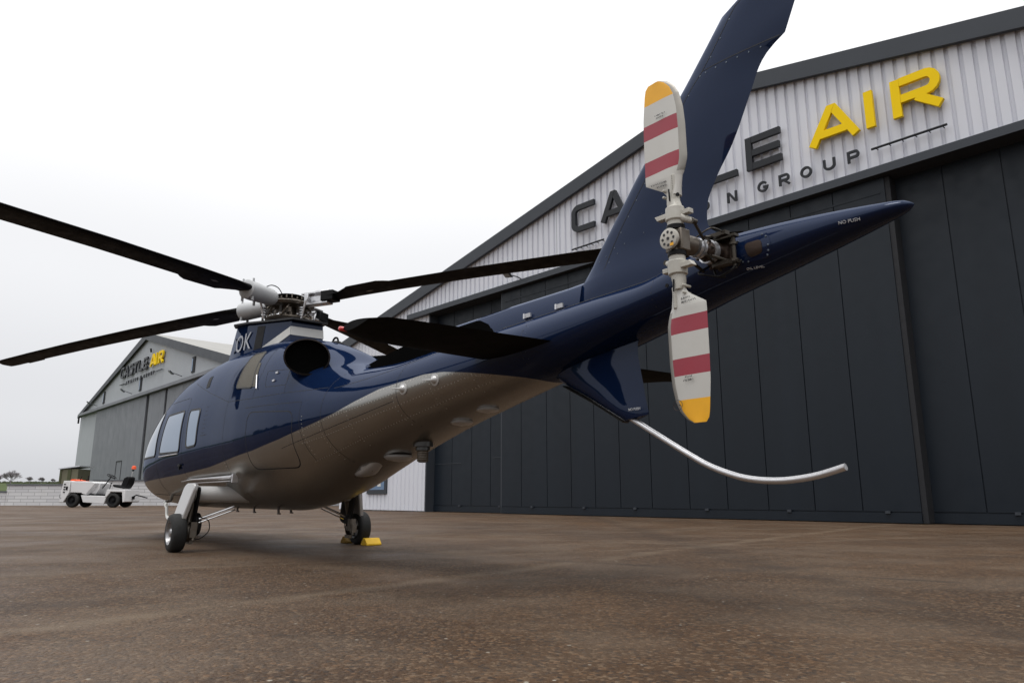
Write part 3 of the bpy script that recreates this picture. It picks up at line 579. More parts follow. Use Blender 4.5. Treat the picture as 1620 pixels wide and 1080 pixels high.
# ---- tail rotor
HX, HY, HZ = -6.573, .52, 1.79
tr = empty('tail_rotor'); tr.parent = heli
def tail_blade(flip):
    # outline: z (from hub, outwards), leading x, trailing x (relative to hub, leading = aft for the upper blade)
    rows = [(.235, -.032, .036), (.27, -.036, .055), (.335, -.050, .163), (.36, -.066, .165), (.42, -.084, .165), (.60, -.082, .165), (.70, -.074, .163), (.78, -.055, .155), (.83, -.030, .150), (.865, .005, .144), (.882, .03, .136), (.888, .05, .126)]
    zz = np.array([r_[0] for r_ in rows]); zs = sorted(set(list(np.linspace(.235, .888, 34))+[.384, .385, .463, .464, .583, .584, .664, .665, .778, .779, .335]))
    g = MB(); vs = []; N = 8
    A = [(0, .0), (.03, .55), (.13, .92), (.22, 1), (.40, .95), (.6, .6), (.85, .25), (1, .06)]
    sg = -1 if flip else 1
    for z in zs:
        l_ = np.interp(z, zz, [r_[1] for r_ in rows]); t_ = np.interp(z, zz, [r_[2] for r_ in rows]); th = np.interp(z, [.235, .3, .6, .87], [.030, .022, .016, .008])
        for t, h_ in A+[(t, -h_) for t, h_ in A[-1:0:-1]]:
            x = l_+(t_-l_)*t; yy = h_*th + .10*(x-.02)    # a little pitch
            vs.append((HX+sg*x, HY+yy, HZ+sg*z))
    k = len(A)*2-1
    def band(z):
        if z > .778: return 3
        if .384 < z < .464 or .583 < z < .665: return 2
        return 1
    for i in range(len(zs)-1):
        zc = (zs[i]+zs[i+1])/2
        for j in range(k):
            m_ = 0 if (j < 2 or j >= k-2) and zc > .36 else band(zc)
            g.f.append((i*k+j, i*k+(j+1) % k, (i+1)*k+(j+1) % k, (i+1)*k+j)); g.m.append(m_); g.s.append(True)
    g.v += [tuple(v) for v in vs]
    g.f += [tuple(range(k)), tuple((len(zs)-1)*k+j for j in range(k))]; g.m += [1, 3]; g.s += [False, False]
    # faint handwritten part marks
    mk = g; g.mi = 4; random.seed(3)
    yo = .0215
    for row, (zz_, x0, x1) in enumerate(((.318, .03, .12), (.300, .03, .09), (.69, .02, .08), (.675, .03, .07))):
        x = x0
        while x < x1:
            hgt = random.uniform(.006, .011); p = (HX+sg*x, 0, HZ+sg*zz_); mk.obox((p[0], HY+yo+.10*(x-.02), p[2]), (.0016, 0, 0), (0, .0004, 0), (random.uniform(-.003, .003), 0, hgt/2)); x += random.uniform(.005, .011)
    for k_ in range(9):
        p = (HX-sg*.012, 0, HZ+sg*(.26+.009*k_)); mk.obox((p[0], HY+.0275, p[2]), (.003, 0, 0), (0, .0004, 0), (0, 0, .0012))
    bl = g.build('blade', [M['edge'], M['bladewhite'], M['red'], M['yellow'], M['seal']], tr, 40)
    # grip, horn and bolts
    q = MB(); S = lambda x, y, z: (HX+sg*x, HY+y, HZ+sg*z)
    q.tube([S(0, 0, .075), S(0, 0, .10), S(0, 0, .105), S(0, 0, .17), S(0, 0, .175), S(.005, 0, .20), S(.01, 0, .25)], [.040, .040, .048, .046, .036, .034, (.032, .024)], 20)
    q.tube([S(-.005, .0, .20), S(-.01, .002, .34)], [(.030, .02), (.026, .014)], 16)
    q.obox(S(.05, .01, .135), (.05, 0, 0), (0, .018, 0), (.008, 0, .013)); q.obox(S(-.05, -.01, .135), (.04, 0, 0), (0, .017, 0), (0, 0, .012))
    q.tube([S(-.03, 0, .115), S(-.085, -.03, .085)], [.022, .014], 10)
    for zz_ in (.235, .27): q.tube([S(.045, .03, zz_), S(.045, -.03, zz_)], .007, 8)
    gp = q.build('blade_grip', M['offwhite'], tr, 40); bevel(gp, .004)
    q = MB(); q.tube([S(0, 0, .055), S(0, 0, .078)], .045, 20); q.build('seal_ring', M['black'], gp); q = MB()
    q.tube([S(-.045, .028, .22), S(-.045, .034, .22)], .010, 8); q.tube([S(.0, .036, .20), S(.0, .040, .26)], .004, 6); q.build('bolt', M['black'], gp)
    return bl
tail_blade(False); lowb = tail_blade(True)
g = MB(); pts = [(HX+.028+.026*math.cos(a), HY+.0135, HZ-.80+.024*math.sin(a)) for a in np.linspace(0, 2*math.pi, 20)]; g.tube(pts, .0012, 5, False)
for dx in (-.012, .012): g.tube([(HX+.028+dx, HY+.012, HZ-.80), (HX+.028+dx, HY+.016, HZ-.80)], .003, 6)
g.build('ink_mark', M['bronze'], lowb)
# hub: yoke, front plate with a ring of holes, shaft, gearbox, control rods
g = MB(); g.tube([(HX, HY, HZ-.085), (HX, HY, HZ+.085)], .034, 20); g.tube([(HX, HY-.12, HZ), (HX, HY+.045, HZ)], [.05, .045], 20); g.obox((HX, HY-.01, HZ), (.05, 0, 0), (0, .035, 0), (0, 0, .055)); hub = g.build('hub', M['steel'], tr, 40); bevel(hub, .006)
g = MB(); g.lathe((HX, HY+.045, HZ), (0, 1, 0), [(0, .052), (.016, .052), (.018, .048), (.018, .0)], 32); pl = g.build('hub_plate', M['offwhite'], tr)
g = MB()
for k in range(8):
    a = k*math.pi/4; g.tube([(HX+.033*math.cos(a), HY+.060, HZ+.033*math.sin(a)), (HX+.033*math.cos(a), HY+.0645, HZ+.033*math.sin(a))], .0072, 10)
g.tube([(HX, HY+.06, HZ), (HX, HY+.066, HZ)], .008, 10); g.build('hub_hole', M['seal'], pl)
g = MB(); g.obox((HX-.022, HY+.0645, HZ-.034), (.010, 0, 0), (0, .001, 0), (0, 0, .007)); g.build('slippage_mark', M['yellow'], pl)
g = MB(); g.tube([(HX-.0, .12, HZ+.0), (HX, .20, HZ), (HX, .21, HZ), (HX, .30, HZ), (HX, .305, HZ), (HX, .42, HZ)], [.085, .075, .06, .05, .034, .030], 20)
g.obox((HX, .16, HZ), (.085, 0, 0), (0, .035, 0), (0, 0, .07)); gb = g.build('tail_gearbox', M['bronze'], heli, 40); bevel(gb, .01)
g = MB(); g.tube([(HX, .34, HZ), (HX, .355, HZ)], .052, 20); g.tube([(HX, .365, HZ), (HX, .385, HZ)], .05, 20)
g.tube([(HX, .25, HZ), (HX, .28, HZ)], .062, 20); g.build('slider', M['alu'], gb)
g = MB()
for sg in (1, -1):
    g.tube([(HX-sg*.085, HY-.03, HZ+sg*.085), (HX-sg*.05, .37, HZ+sg*.03)], .008, 8); g.tube([(HX-sg*.085, HY-.045, HZ+sg*.085), (HX-sg*.085, HY-.015, HZ+sg*.085)], .014, 10)
    g.tube([(HX+sg*.06, .33, HZ-.05), (HX+sg*.10, .16, HZ-.07)], .009, 8); g.tube([(HX-.05, .36, HZ+sg*.045), (HX-.02, .2, HZ+sg*.09)], .007, 8)
g.obox((HX-.06, .27, HZ+.07), (.06, 0, 0), (0, .018, 0), (.0, 0, .010)); g.obox((HX-.07, .26, HZ-.08), (.05, 0, 0), (0, .015, 0), (.0, 0, .010))
g.tube([(HX-.11, .21, HZ+.07), (HX-.11, .21, HZ-.10)], .012, 10); g.tube([(HX-.11, .21, HZ+.02), (HX-.11, .21, HZ+.032)], .021, 10); g.tube([(HX-.11, .21, HZ-.07), (HX-.11, .21, HZ-.055)], .024, 10)
g.obox((HX-.06, .21, HZ+.068), (.072, 0, 0), (0, .018, 0), (0, 0, .007)); g.obox((HX-.06, .21, HZ-.07), (.072, 0, 0), (0, .018, 0), (0, 0, .007))
for k in range(8): a = k*math.pi/4; g.tube([(HX+.055*math.cos(a), .30, HZ+.055*math.sin(a)), (HX+.055*math.cos(a), .318, HZ+.055*math.sin(a))], .006, 6)
g.tube(smooth3([(HX-.03, .40, HZ+.04), (HX-.09, .36, HZ+.08), (HX-.10, .28, HZ+.075)]), .004, 6)
g.build('control_linkage', M['linkage'], gb)
g = MB(); g.tube(smooth3([(HX+.02, .2, HZ-.08), (HX-.04, .26, HZ-.14), (HX-.1, .24, HZ-.12), (HX-.13, .18, HZ-.06)]), .006, 6); g.tube(smooth3([(HX+.05, .2, HZ-.05), (HX+.06, .28, HZ-.10), (HX+.0, .3, HZ-.13), (HX-.06, .22, HZ-.14)]), .005, 6); g.build('hose', M['black'], gb)
# oil window plate on the tail cone and stencils
g = MB(); pw = roundpoly([(-6.66, 1.845), (-6.84, 1.85), (-6.86, 1.77), (-6.84, 1.725), (-6.70, 1.715), (-6.655, 1.74)], .03); patch(g, pw, .003); o = g.build('inspection_plate', M['navy'], heli)
for i in range(0, len(pw), 4): g = MB(); c = surf(pw[i].x, pw[i].y, .004); cc = Vector((-6.755, 0, 1.77)); p = surf(-6.755+(pw[i].x+6.755)*.88, 1.77+(pw[i].y-1.77)*.88, .004); g.lathe(p, (0, 1, 0), [(0, .006), (.003, .005), (.004, 0)], 8); g.build('screw', M['finrivet'], o)
g = MB(); patch(g, roundpoly([(-6.72, 1.81), (-6.81, 1.815), (-6.815, 1.75), (-6.74, 1.735)], .025), .006); g.build('sight_glass', M['bronze'], o)
def stencil(s, X, z, size, ang=0):
    a = surf(X+.03, z, .003); b = surf(X-.03, z, .003); put_text('stencil', s, size, surf(X, z, .003), b-a, surf(X, z+.02)-surf(X, z-.02), M['marking'], heli)
stencil('NO PUSH', -7.22, 1.798, .022); stencil('OIL LEVEL', -6.74, 1.695, .020)
put_text('stencil', 'NO PUSH', .022, (-5.83, .041, 1.075), (-1, 0, 0), (0, 0, 1), M['marking'], heli)

# ---- main rotor
mrot = empty('main_rotor'); mrot.parent = heli; mrot.location = (0, 0, 0)
ZH = 2.905; MX = -.195
g = MB(); g.tube([(MX, 0, 2.6), (MX, 0, 2.98)], [.10, .08], 20); g.lathe((MX, 0, ZH-.05), (0, 0, 1), [(0, 0), (0, .28), (.03, .30), (.05, .26), (.07, .12), (.09, .1)], 24); g.lathe((MX, 0, 2.66), (0, 0, 1), [(0, .0), (0, .26), (.03, .28), (.05, .26), (.06, .1)], 24)
for k in range(16):
    a = k*2*math.pi/16; random.seed(k); r_ = random.uniform(.12, .27); g.obox((MX+r_*math.cos(a), r_*math.sin(a), ZH+random.uniform(-.14, .02)), (random.uniform(.02, .05), 0, 0), (0, random.uniform(.015, .04), 0), (0, 0, random.uniform(.015, .045)))
for k in range(24):
    a = k*2*math.pi/24; g.tube([(MX+.24*math.cos(a), .24*math.sin(a), ZH+.02), (MX+.24*math.cos(a), .24*math.sin(a), ZH+.04+.015*(k % 3))], .009, 6); g.tube([(MX+.25*math.cos(a), .25*math.sin(a), 2.69), (MX+.25*math.cos(a), .25*math.sin(a), 2.73+.012*(k % 2))], .010, 6)
for k in range(6):
    a = k*math.pi/3+.3; g.tube([(MX+.27*math.cos(a), .27*math.sin(a), 2.69), (MX+.31*math.cos(a+.3), .31*math.sin(a+.3), 2.78), (MX+.22*math.cos(a+.4), .22*math.sin(a+.4), ZH-.05)], .011, 8)
    g.tube(smooth3([(MX+.12*math.cos(a), .12*math.sin(a), ZH-.16), (MX+.24*math.cos(a+.2), .24*math.sin(a+.2), ZH-.12), (MX+.2*math.cos(a+.5), .2*math.sin(a+.5), ZH-.04)]), .006, 6)
g.build('hub', M['steel'], mrot, 40)
g = MB(); g.lathe((MX, 0, ZH+.055), (0, 0, 1), [(0, .02), (.02, .19), (.028, .19), (.035, .10), (.045, 0)], 28); g.tube([(MX+.03*math.cos(a), .05*math.sin(a)*0, ZH+.095+.03*math.sin(a)) for a in np.linspace(0, math.pi, 8)], .005, 6); g.build('hub_cap', M['black'], mrot)
BLD = [(118.7, -.033, 'sleeve', 8), (28.4, -.003, 'sleeve', 8), (207.7, .044, 'clamp', 8), (300.6, -.047, 'clamp', 8)]
BLD = [(118.7, -.001, 'sleeve', 9), (28.4, -.033, 'sleeve', 9), (207.7, .044, 'clamp', -2), (300.6, -.047, 'clamp', -4)]
for az, sl, kind, pitch in BLD:
    a = R(az); e1 = Vector((math.cos(a), math.sin(a), 0)); e2 = Vector((-math.sin(a), math.cos(a), 0)); up = Vector((0, 0, 1))
    def P(r, c=0, t=0, pt=pitch):      # r along the blade, c chordwise (+ = leading, counter-clockwise), t thickness
        p_ = R(pt); z = ZH+sl*r-.187*(r/5.42)**2
        return Vector((MX, 0, 0))+e1*r+e2*(c*math.cos(p_)-t*math.sin(p_))+up*(z+c*math.sin(p_)+t*math.cos(p_))
    g = MB(); st = [(.62, .08, -.08, .045), (.80, .10, -.10, .035), (.95, .12, -.18, .026), (1.0, .125, -.215, .022), (1.42, .125, -.235, .02), (1.50, .125, -.205, .02), (1.56, .125, -.17, .02), (2.5, .125, -.17, .019), (3.8, .125, -.17, .018), (4.7, .125, -.17, .017), (4.72, .125, -.195, .015), (5.05, .125, -.195, .014), (5.06, .125, -.17, .014), (5.25, .125, -.17, .012), (5.38, .08, -.16, .009), (5.42, .0, -.15, .006)]
    A = [(0, 0), (.03, .5), (.1, .85), (.25, 1), (.5, .75), (.8, .35), (1, .1)]; vs = []
    for r, l_, t_, th in st:
        pt = pitch-max(0, r-1.5)*1.2
        for t, h_ in A+[(t, -h_) for t, h_ in A[-1:0:-1]]: vs.append(P(r, l_+(t_-l_)*t, h_*th, pt))
    k = len(A)*2-1
    g.add(vs, [(i*k+j, i*k+(j+1) % k, (i+1)*k+(j+1) % k, (i+1)*k+j) for i in range(len(st)-1) for j in range(k)]+[tuple(range(k)), tuple((len(st)-1)*k+j for j in range(k))])
    g.add([P(1.2, .0, -.0215), P(1.26, -.02, -.0215), P(1.2, -.04, -.0215), P(1.14, -.02, -.0215)], [(0, 1, 2, 3)], mi=1)
    g.build('rotor_blade', [M['blade'], M['edge']], mrot, 40)
    g = MB()
    if kind == 'sleeve':
        g.tube([P(.26), P(.30), P(.36), P(.66), P(.74), P(.76)], [.05, .085, .10, .115, .112, .08], 28)
        for r, c in ((.70, .06), (.72, -.07), (.5, -.1)): g.tube([P(r, c, .08, 0), P(r, c, .13, 0)], .012, 8); g.tube([P(r, c, -.08, 0), P(r, c, -.13, 0)], .016, 8)
        g.build('blade_grip', M['cuff'], mrot, 40)
    else:
        for t_ in (.07, -.07): g.obox(P(.42, 0, t_), e1*.20, e2*.06, up*.012)
        g.obox(P(.30), e1*.03, e2*.06, up*.07); g.obox(P(.42, .02), e1*.09, e2*.035, up*.04)
        for r in (.5, .58): g.tube([P(r, 0, .10), P(r, 0, -.10)], .016, 10)
        o = g.build('blade_grip', M['alu'], mrot, 40); bevel(o, .006)
        g = MB(); g.obox(P(.62), e1*.09, e2*.08, up*.062); bevel(g.build('damper', M['black'], mrot), .01)
    g = MB(); g.tube([P(.36, -.13, -.04, 0), Vector((MX, 0, 2.66))+e1*.30-e2*.12], .014, 8); g.tube([P(.36, -.13, -.02, 0), P(.36, -.05, -.02, 0)], .022, 8)
    for k_ in range(4): p = Vector((MX, 0, 2.70+.03*k_))+e1*.3-e2*.12; g.tube([p, p+up*.01], .03, 12)
    g.build('pitch_link', M['alu'], mrot)
    g = MB(); g.tube(smooth3([P(.2, .05, .07, 0), P(.3, .07, .12, 0), P(.42, .07, .12, 0), P(.5, .04, .07, 0)]), .006, 6); g.build('hose', M['black'], mrot)

# ---- wheel chocks
for nm, dx, lb in (('wheel_chock', -.27, 'bright yellow wheel chock behind the starboard main wheel'), ('wheel_chock', .27, 'darker yellow wheel chock, shade put into its colour, in front of the starboard main wheel')):
    c_, s_ = math.cos(2.241), math.sin(2.241); x, y = -.2+dx, -1.09
    o_ = MB(); d = 1 if dx > 0 else -1
    o_.prism([(-.07*d, 0), (.09*d, 0), (.09*d, .02), (.03*d, .085), (-.01*d, .085), (-.07*d, .02)], (0, .09, 0), (1, 0, 0), (0, 0, 1), (0, -.2, 0))
    o = bevel(o_.build(nm, M['chockyellow'] if dx < 0 else M['chockshade']), .006); o.location = (-2.8736+c_*x-s_*y, 8.831+s_*x+c_*y, .002); o.rotation_euler = (0, 0, 2.241)
    tag(o, lb, 'wheel chock', 'yellow wheel chocks at the starboard wheel')
# ================================================================= GROUND, FIELD
def ground_mat():
    m = bpy.data.materials.new('brown_asphalt'); m.use_nodes = True; n = m.node_tree.nodes; l = m.node_tree.links
    b = n['Principled BSDF']; b.inputs['Specular IOR Level'].default_value = .22
    t = n.new('ShaderNodeTexCoord')
    def noise(sc, det=4, ro=.55):
        q = n.new('ShaderNodeTexNoise'); q.inputs['Scale'].default_value = sc; q.inputs['Detail'].default_value = det; q.inputs['Roughness'].default_value = ro; l.new(t.outputs['Object'], q.inputs['Vector']); return q.outputs[0]
    def rng(s_, a, b_, c, d):
        q = n.new('ShaderNodeMapRange'); q.inputs[1].default_value = a; q.inputs[2].default_value = b_; q.inputs[3].default_value = c; q.inputs[4].default_value = d; l.new(s_, q.inputs[0]); return q.outputs[0]
    def mixc(f, A, B):
        q = n.new('ShaderNodeMix'); q.data_type = 'RGBA'
        for k, v in (('A', A), ('B', B)):
            if isinstance(v, tuple): q.inputs[k].default_value = (*v, 1)
            else: l.new(v, q.inputs[k])
        if isinstance(f, float): q.inputs['Factor'].default_value = f
        else: l.new(f, q.inputs['Factor'])
        return q.outputs['Result']
    base = mixc(rng(noise(.35, 5, .6), .35, .65, 0, 1), (.050, .0270, .0135), (.099, .0555, .0280))
    base = mixc(rng(noise(3.5, 5, .65), .45, .75, 0, .5), base, (.033, .021, .013))
    # aggregate: small stones of several tints
    v = n.new('ShaderNodeTexVoronoi'); v.inputs['Scale'].default_value = 62; l.new(t.outputs['Object'], v.inputs['Vector'])
    sep = n.new('ShaderNodeSeparateColor'); l.new(v.outputs['Color'], sep.inputs[0])
    base = mixc(rng(sep.outputs[0], .72, .95, 0, .75), base, (.175, .12, .075))
    base = mixc(rng(sep.outputs[1], .70, .95, 0, .8), base, (.030, .022, .018))
    base = mixc(rng(sep.outputs[2], .90, .97, 0, .6), base, (.20, .115, .06))
    v2 = n.new('ShaderNodeTexVoronoi'); v2.inputs['Scale'].default_value = 22; l.new(t.outputs['Object'], v2.inputs['Vector'])
    s3 = n.new('ShaderNodeSeparateColor'); l.new(v2.outputs['Color'], s3.inputs[0])
    dots = n.new('ShaderNodeMath'); dots.operation = 'MULTIPLY'; l.new(rng(s3.outputs[0], .965, .97, 0, 1), dots.inputs[0]); l.new(rng(v2.outputs['Distance'], .15, .22, 1, 0), dots.inputs[1])
    base = mixc(dots.outputs[0], base, (.33, .30, .25))
    # scraped pale patches, stretched across the view
    mp = n.new('ShaderNodeMapping'); mp.inputs['Scale'].default_value = (1.2, 7, 1); mp.inputs['Rotation'].default_value = (0, 0, .25); l.new(t.outputs['Object'], mp.inputs[0])
    q = n.new('ShaderNodeTexNoise'); q.inputs['Scale'].default_value = 2.2; q.inputs['Detail'].default_value = 6; q.inputs['Roughness'].default_value = .7; l.new(mp.outputs[0], q.inputs['Vector'])
    base = mixc(rng(q.outputs[0], .60, .72, 0, .5), base, (.155, .112, .075))
    # combed scrape marks in patches
    wv = n.new('ShaderNodeTexWave'); wv.inputs['Scale'].default_value = 7; wv.inputs['Distortion'].default_value = 2.5; wv.inputs['Detail'].default_value = 3; wv.inputs['Detail Scale'].default_value = 1.5; wv.bands_direction = 'Y'; l.new(mp.outputs[0], wv.inputs['Vector'])
    mm = n.new('ShaderNodeMath'); mm.operation = 'MULTIPLY'; l.new(rng(wv.outputs['Fac'], .5, .9, 0, .8), mm.inputs[0]); l.new(rng(noise(.9, 3), .46, .60, 0, 1), mm.inputs[1])
    base = mixc(mm.outputs[0], base, (.165, .125, .090))
    # old paving joints and damp streaks: soft bands across the apron
    def band(a, b_, wd, c, k):
        ax, ay = a; bx, by = b_; L_ = math.hypot(bx-ax, by-ay); nx, ny = -(by-ay)/L_, (bx-ax)/L_
        d = n.new('ShaderNodeVectorMath'); d.operation = 'DOT_PRODUCT'; d.inputs[1].default_value = (nx, ny, 0); l.new(t.outputs['Object'], d.inputs[0])
        s_ = n.new('ShaderNodeMath'); s_.operation = 'SUBTRACT'; l.new(d.outputs['Value'], s_.inputs[0]); s_.inputs[1].default_value = nx*ax+ny*ay
        w_ = n.new('ShaderNodeMath'); w_.operation = 'MULTIPLY_ADD'; l.new(noise(1.6, 4), w_.inputs[0]); w_.inputs[1].default_value = wd*1.6; w_.inputs[2].default_value = -wd*.8
        s2_ = n.new('ShaderNodeMath'); s2_.operation = 'ADD'; l.new(s_.outputs[0], s2_.inputs[0]); l.new(w_.outputs[0], s2_.inputs[1])
        ab = n.new('ShaderNodeMath'); ab.operation = 'ABSOLUTE'; l.new(s2_.outputs[0], ab.inputs[0])
        q1 = n.new('ShaderNodeMath'); q1.operation = 'MULTIPLY'; l.new(rng(ab.outputs[0], wd*.2, wd, 1, 0), q1.inputs[0]); l.new(rng(noise(2.3, 5), .35, .6, 0, k), q1.inputs[1])
        return mixc(q1.outputs[0], base, c)
    for a_, b_, wd, c, k in [((-5.39, 7.65), (-4.0, 8.58), 0.04, (0.17, 0.125, 0.085), 0.7), ((-1.89, 10.66), (1.23, 12.14), 0.1, (0.16, 0.12, 0.08), 0.7), ((2.58, 9.03), (5.16, 7.42), 0.05, (0.17, 0.125, 0.085), 0.8), ((0.44, 6.59), (5.84, 13.31), 0.16, (0.16, 0.118, 0.08), 0.7), ((0.26, 7.83), (2.69, 9.15), 0.1, (0.15, 0.11, 0.075), 0.6), ((-9.3, 13.28), (-5.04, 10.5), 0.1, (0.035, 0.024, 0.017), 0.7), ((2.26, 14.1), (2.11, 3.19), 0.3, (0.045, 0.031, 0.022), 0.6), ((-2.72, 4.06), (-0.85, 4.89), 0.18, (0.05, 0.034, 0.024), 0.5)]: base = band(a_, b_, wd, c, k)
    base = mixc(rng(noise(.12, 3), .5, .62, 0, .35), base, (.046, .031, .022))
    l.new(base, b.inputs['Base Color']); l.new(rng(noise(.6, 4), .35, .65, .45, .7), b.inputs['Roughness'])
    hgt = n.new('ShaderNodeMath'); hgt.operation = 'ADD'; l.new(rng(v.outputs['Distance'], 0, .6, 1, 0), hgt.inputs[0]); l.new(rng(noise(14, 6, .7), .2, .8, 0, 2.2), hgt.inputs[1])
    bp = n.new('ShaderNodeBump'); bp.inputs['Strength'].default_value = 1.0; bp.inputs['Distance'].default_value = .009; l.new(hgt.outputs[0], bp.inputs['Height']); l.new(bp.outputs[0], b.inputs['Normal'])
    return m
g = MB(); g.add([(-160, -150, 0), (150, -150, 0), (150, 53, 0), (-160, 53, 0)], [(0, 1, 2, 3)]); tag(g.build('apron', ground_mat()), kind='structure')
M['grass'] = mat('grass', (.05, .075, .022), .9, 0, .25, .08, spec=.1, dirt=(.08, .10, .04))
M['joint'] = mat('pale_joint', (.150, .105, .068), .85, 0, .4, 9, spec=.2)
M['darkjoint'] = mat('dark_joint', (.030, .023, .018), .85, 0, .3, 4, spec=.2)
g = MB(); xs = list(np.arange(-1500, 1501, 100)); ys = [-1500, -800, -400, -150, 52.9, 62, 80, 110, 160, 230, 330, 480, 700, 1000, 1600]
def fz(x, y): return -.01 + (0 if y < 62 else np.interp(y, [62, 110, 230, 300, 480, 1000, 1600], [0, .6, 4.2, 6.4, 9.6, 18, 27])+ (math.sin(x*.01)*.3 if y > 200 else 0))
vs = [(x, y, fz(x, y)) for y in ys for x in xs]; k = len(xs)
g.add(vs, [(j*k+i, j*k+i+1, (j+1)*k+i+1, (j+1)*k+i) for j in range(len(ys)-1) for i in range(k-1)]); tag(g.build('field', M['grass']), kind='structure')
def strip(name, pts, wd, m, z=.004):
    g = MB(); vs = []; rnd = random.Random(len(name)+int(pts[0][0]*10)); P = []
    for i in range(len(pts)-1):
        a, b = Vector((*pts[i], 0)), Vector((*pts[i+1], 0)); n_ = max(2, int((b-a).length/.25)); P += [a.lerp(b, j/n_) for j in range(n_)]
    P.append(Vector((*pts[-1], 0)))
    for i, p in enumerate(P):
        t = (P[min(i+1, len(P)-1)]-P[max(i-1, 0)]).normalized(); q = Vector((-t.y, t.x, 0))*wd*rnd.uniform(.3, .7); o = Vector((-t.y, t.x, 0))*rnd.uniform(-1, 1)*wd*.2; vs += [p+q+o+Vector((0, 0, z)), p-q+o+Vector((0, 0, z))]
    g.add(vs, [(2*i, 2*i+1, 2*i+3, 2*i+2) for i in range(len(P)-1)]); return tag(g.build(name, m), kind='structure')


# ================================================================= HANGARS
M['clad'] = mat('pale_cladding', (.70, .715, .775), .5, .0, .05, 1., rvar=.2, dirt=(.60, .61, .66), stretch=(2.5, 2.5, .25), spec=.3)
M['greyclad'] = mat('grey_cladding', (.34, .36, .385), .5, .1, .06, .5, rvar=.2)
M['greydoor'] = mat('grey_door', (.16, .17, .19), .5, .1, .10, .5, rvar=.2)
M['slate'] = mat('slate_door', (.0075, .0120, .0185), .42, .0, .22, 1., rvar=.3, spec=.3, stretch=(1.6, 1.6, .12))
M['slatetrim'] = mat('slate_trim', (.042, .048, .058), .45, .1, .08, 1, spec=.3)
M['dark'] = mat('dark_gap', (.008, .009, .012), .7, 0, .1, 2)
M['signdark'] = mat('sign_anthracite', (.012, .014, .018), .4, 0, .08, 3, spec=.3)
M['signyellow'] = mat('sign_yellow', (.88, .60, .001), .45, 0, .04, 3, spec=.15)
M['roof'] = mat('roof_sheet', (.29, .285, .27), .6, .1, .15, .4)
M['lamp'] = mat('floodlight_glass', (.25, .26, .27), .15, .3, .1, 5)
def profile(mb, s0, s1, z0, ztop, pitch, flat, dep, y=0., holes=()):
    # vertical trapezoid sheet facing -Y from s0 to s1, one connected sheet
    pts = []; s_ = s0
    while s_ < s1:
        for ds, d in ((0, 0), (flat, 0), (flat+.016, dep), (pitch-.016, dep)):
            if s_+ds < s1: pts.append((s_+ds, d))
        s_ += pitch
    pts.append((s1, 0)); vs = []
    for a, d in pts: vs += [(a, y+d, z0), (a, y+d, ztop(a))]
    mb.add(vs, [(2*i, 2*i+2, 2*i+3, 2*i+1) for i in range(len(pts)-1)], smooth=False)
def leaf(mb, s0, s1, z0, z1, seams, y, gw=.012, dep=.03, thick=.1):
    c = [s0]+[q for q in seams if s0+.05 < q < s1-.05]+[s1]; prof_ = [(s0, y+thick)]
    for i in range(len(c)-1):
        a = c[i]+(gw if i else 0); b = c[i+1]-(gw if i < len(c)-2 else 0)
        if i: prof_ += [(a-gw*.0, y+dep)]
        prof_ += [(a, y), (b, y)]
        if i < len(c)-2: prof_ += [(b, y+dep)]
    prof_ += [(s1, y+thick)]; vs = []
    for a, d in prof_: vs += [(a, d, z0), (a, d, z1)]
    n_ = len(prof_); mb.add(vs, [(2*i, 2*i+2, 2*i+3, 2*i+1) for i in range(n_-1)]+[tuple(2*i for i in range(n_)), tuple(2*i+1 for i in range(n_-1, -1, -1))], smooth=False)
def hangar(name, P, rz, label, sL, sR, zE, sA, zA, zh0, zh1, wall, zwall, trim, depth, fas, doorm, gable=None):
    h = empty(name, P, rz, label, 'hangar')
    topf = lambda s_: (zE+(zA-zE)*(s_-sL)/(sA-sL)) if s_ < sA else (zA-(zA-zE)*(s_-sA)/(sR-sA))
    return h, topf
def floodlight(parent, s_, z, m1):
    g = MB(); g.tube([(s_+.25, -.05, z-.12), (s_+.2, -.35, z-.02), (s_, -.5, z+.06)], .022, 8); g.obox((s_-.08, -.6, z+.10), (.19, 0, -.03), (.02, .11, -.10), (.02, -.02, -.03))
    o = g.build('floodlight', m1, parent); g = MB(); g.obox((s_-.09, -.625, z+.068), (.15, 0, -.024), (.015, .085, -.078), (.006, -.006, -.009)); g.build('lens', M['lamp'], o); return o

# main hangar, local X runs along the front to the right, local Y goes back
RZ = math.atan2(-.73860, .67414); PA = (-2.6251, 28.5846, 0)
zE, sA, zA = 7.98, 12.65, 12.33; sL, sR = -8.0, 33.3
hg = empty('hangar', PA, RZ, 'large hangar with tall slate grey sliding doors and pale ribbed gable behind the helicopter', 'hangar')
top = lambda s_: zE+(zA-zE)*(1-abs(s_-sA)/(sA-sL))
g = MB(); profile(g, sL, -1.19, .03, lambda a: 8.1, .30, .20, .03); g.build('front_wall', M['clad'], hg)
g = MB(); profile(g, sL, sR, 8.10, lambda a: top(a)-.12, .272, .175, .055, y=-.0); g.build('gable_cladding', M['clad'], hg)
g = MB(); g.prism([(sL, 0), (sR, 0), (sR, zE-.25), (sA, zA-.25), (sL, zE-.25)], (0, 45, 0), (1, 0, 0), (0, 0, 1), (0, .1, 0)); g.box(sL, .06, 0, sL+.08, 45, zE-.2); g.box(sR-.08, .06, 0, sR, 45, zE-.2); g.build('side_wall', M['greyclad'], hg)
g = MB()
for a, b in ((sL-.25, sA), (sR+.25, sA)):
    za = top(max(min(a, sR), sL))-(.053 if True else 0); g.prism([(a, za-.12), (b, zA-.10), (b, zA+.0), (a, za-.02)], (0, -.05, 0), (1, 0, 0), (0, 0, 1), (0, 45.2, 0))
g.build('roof', M['roof'], hg)
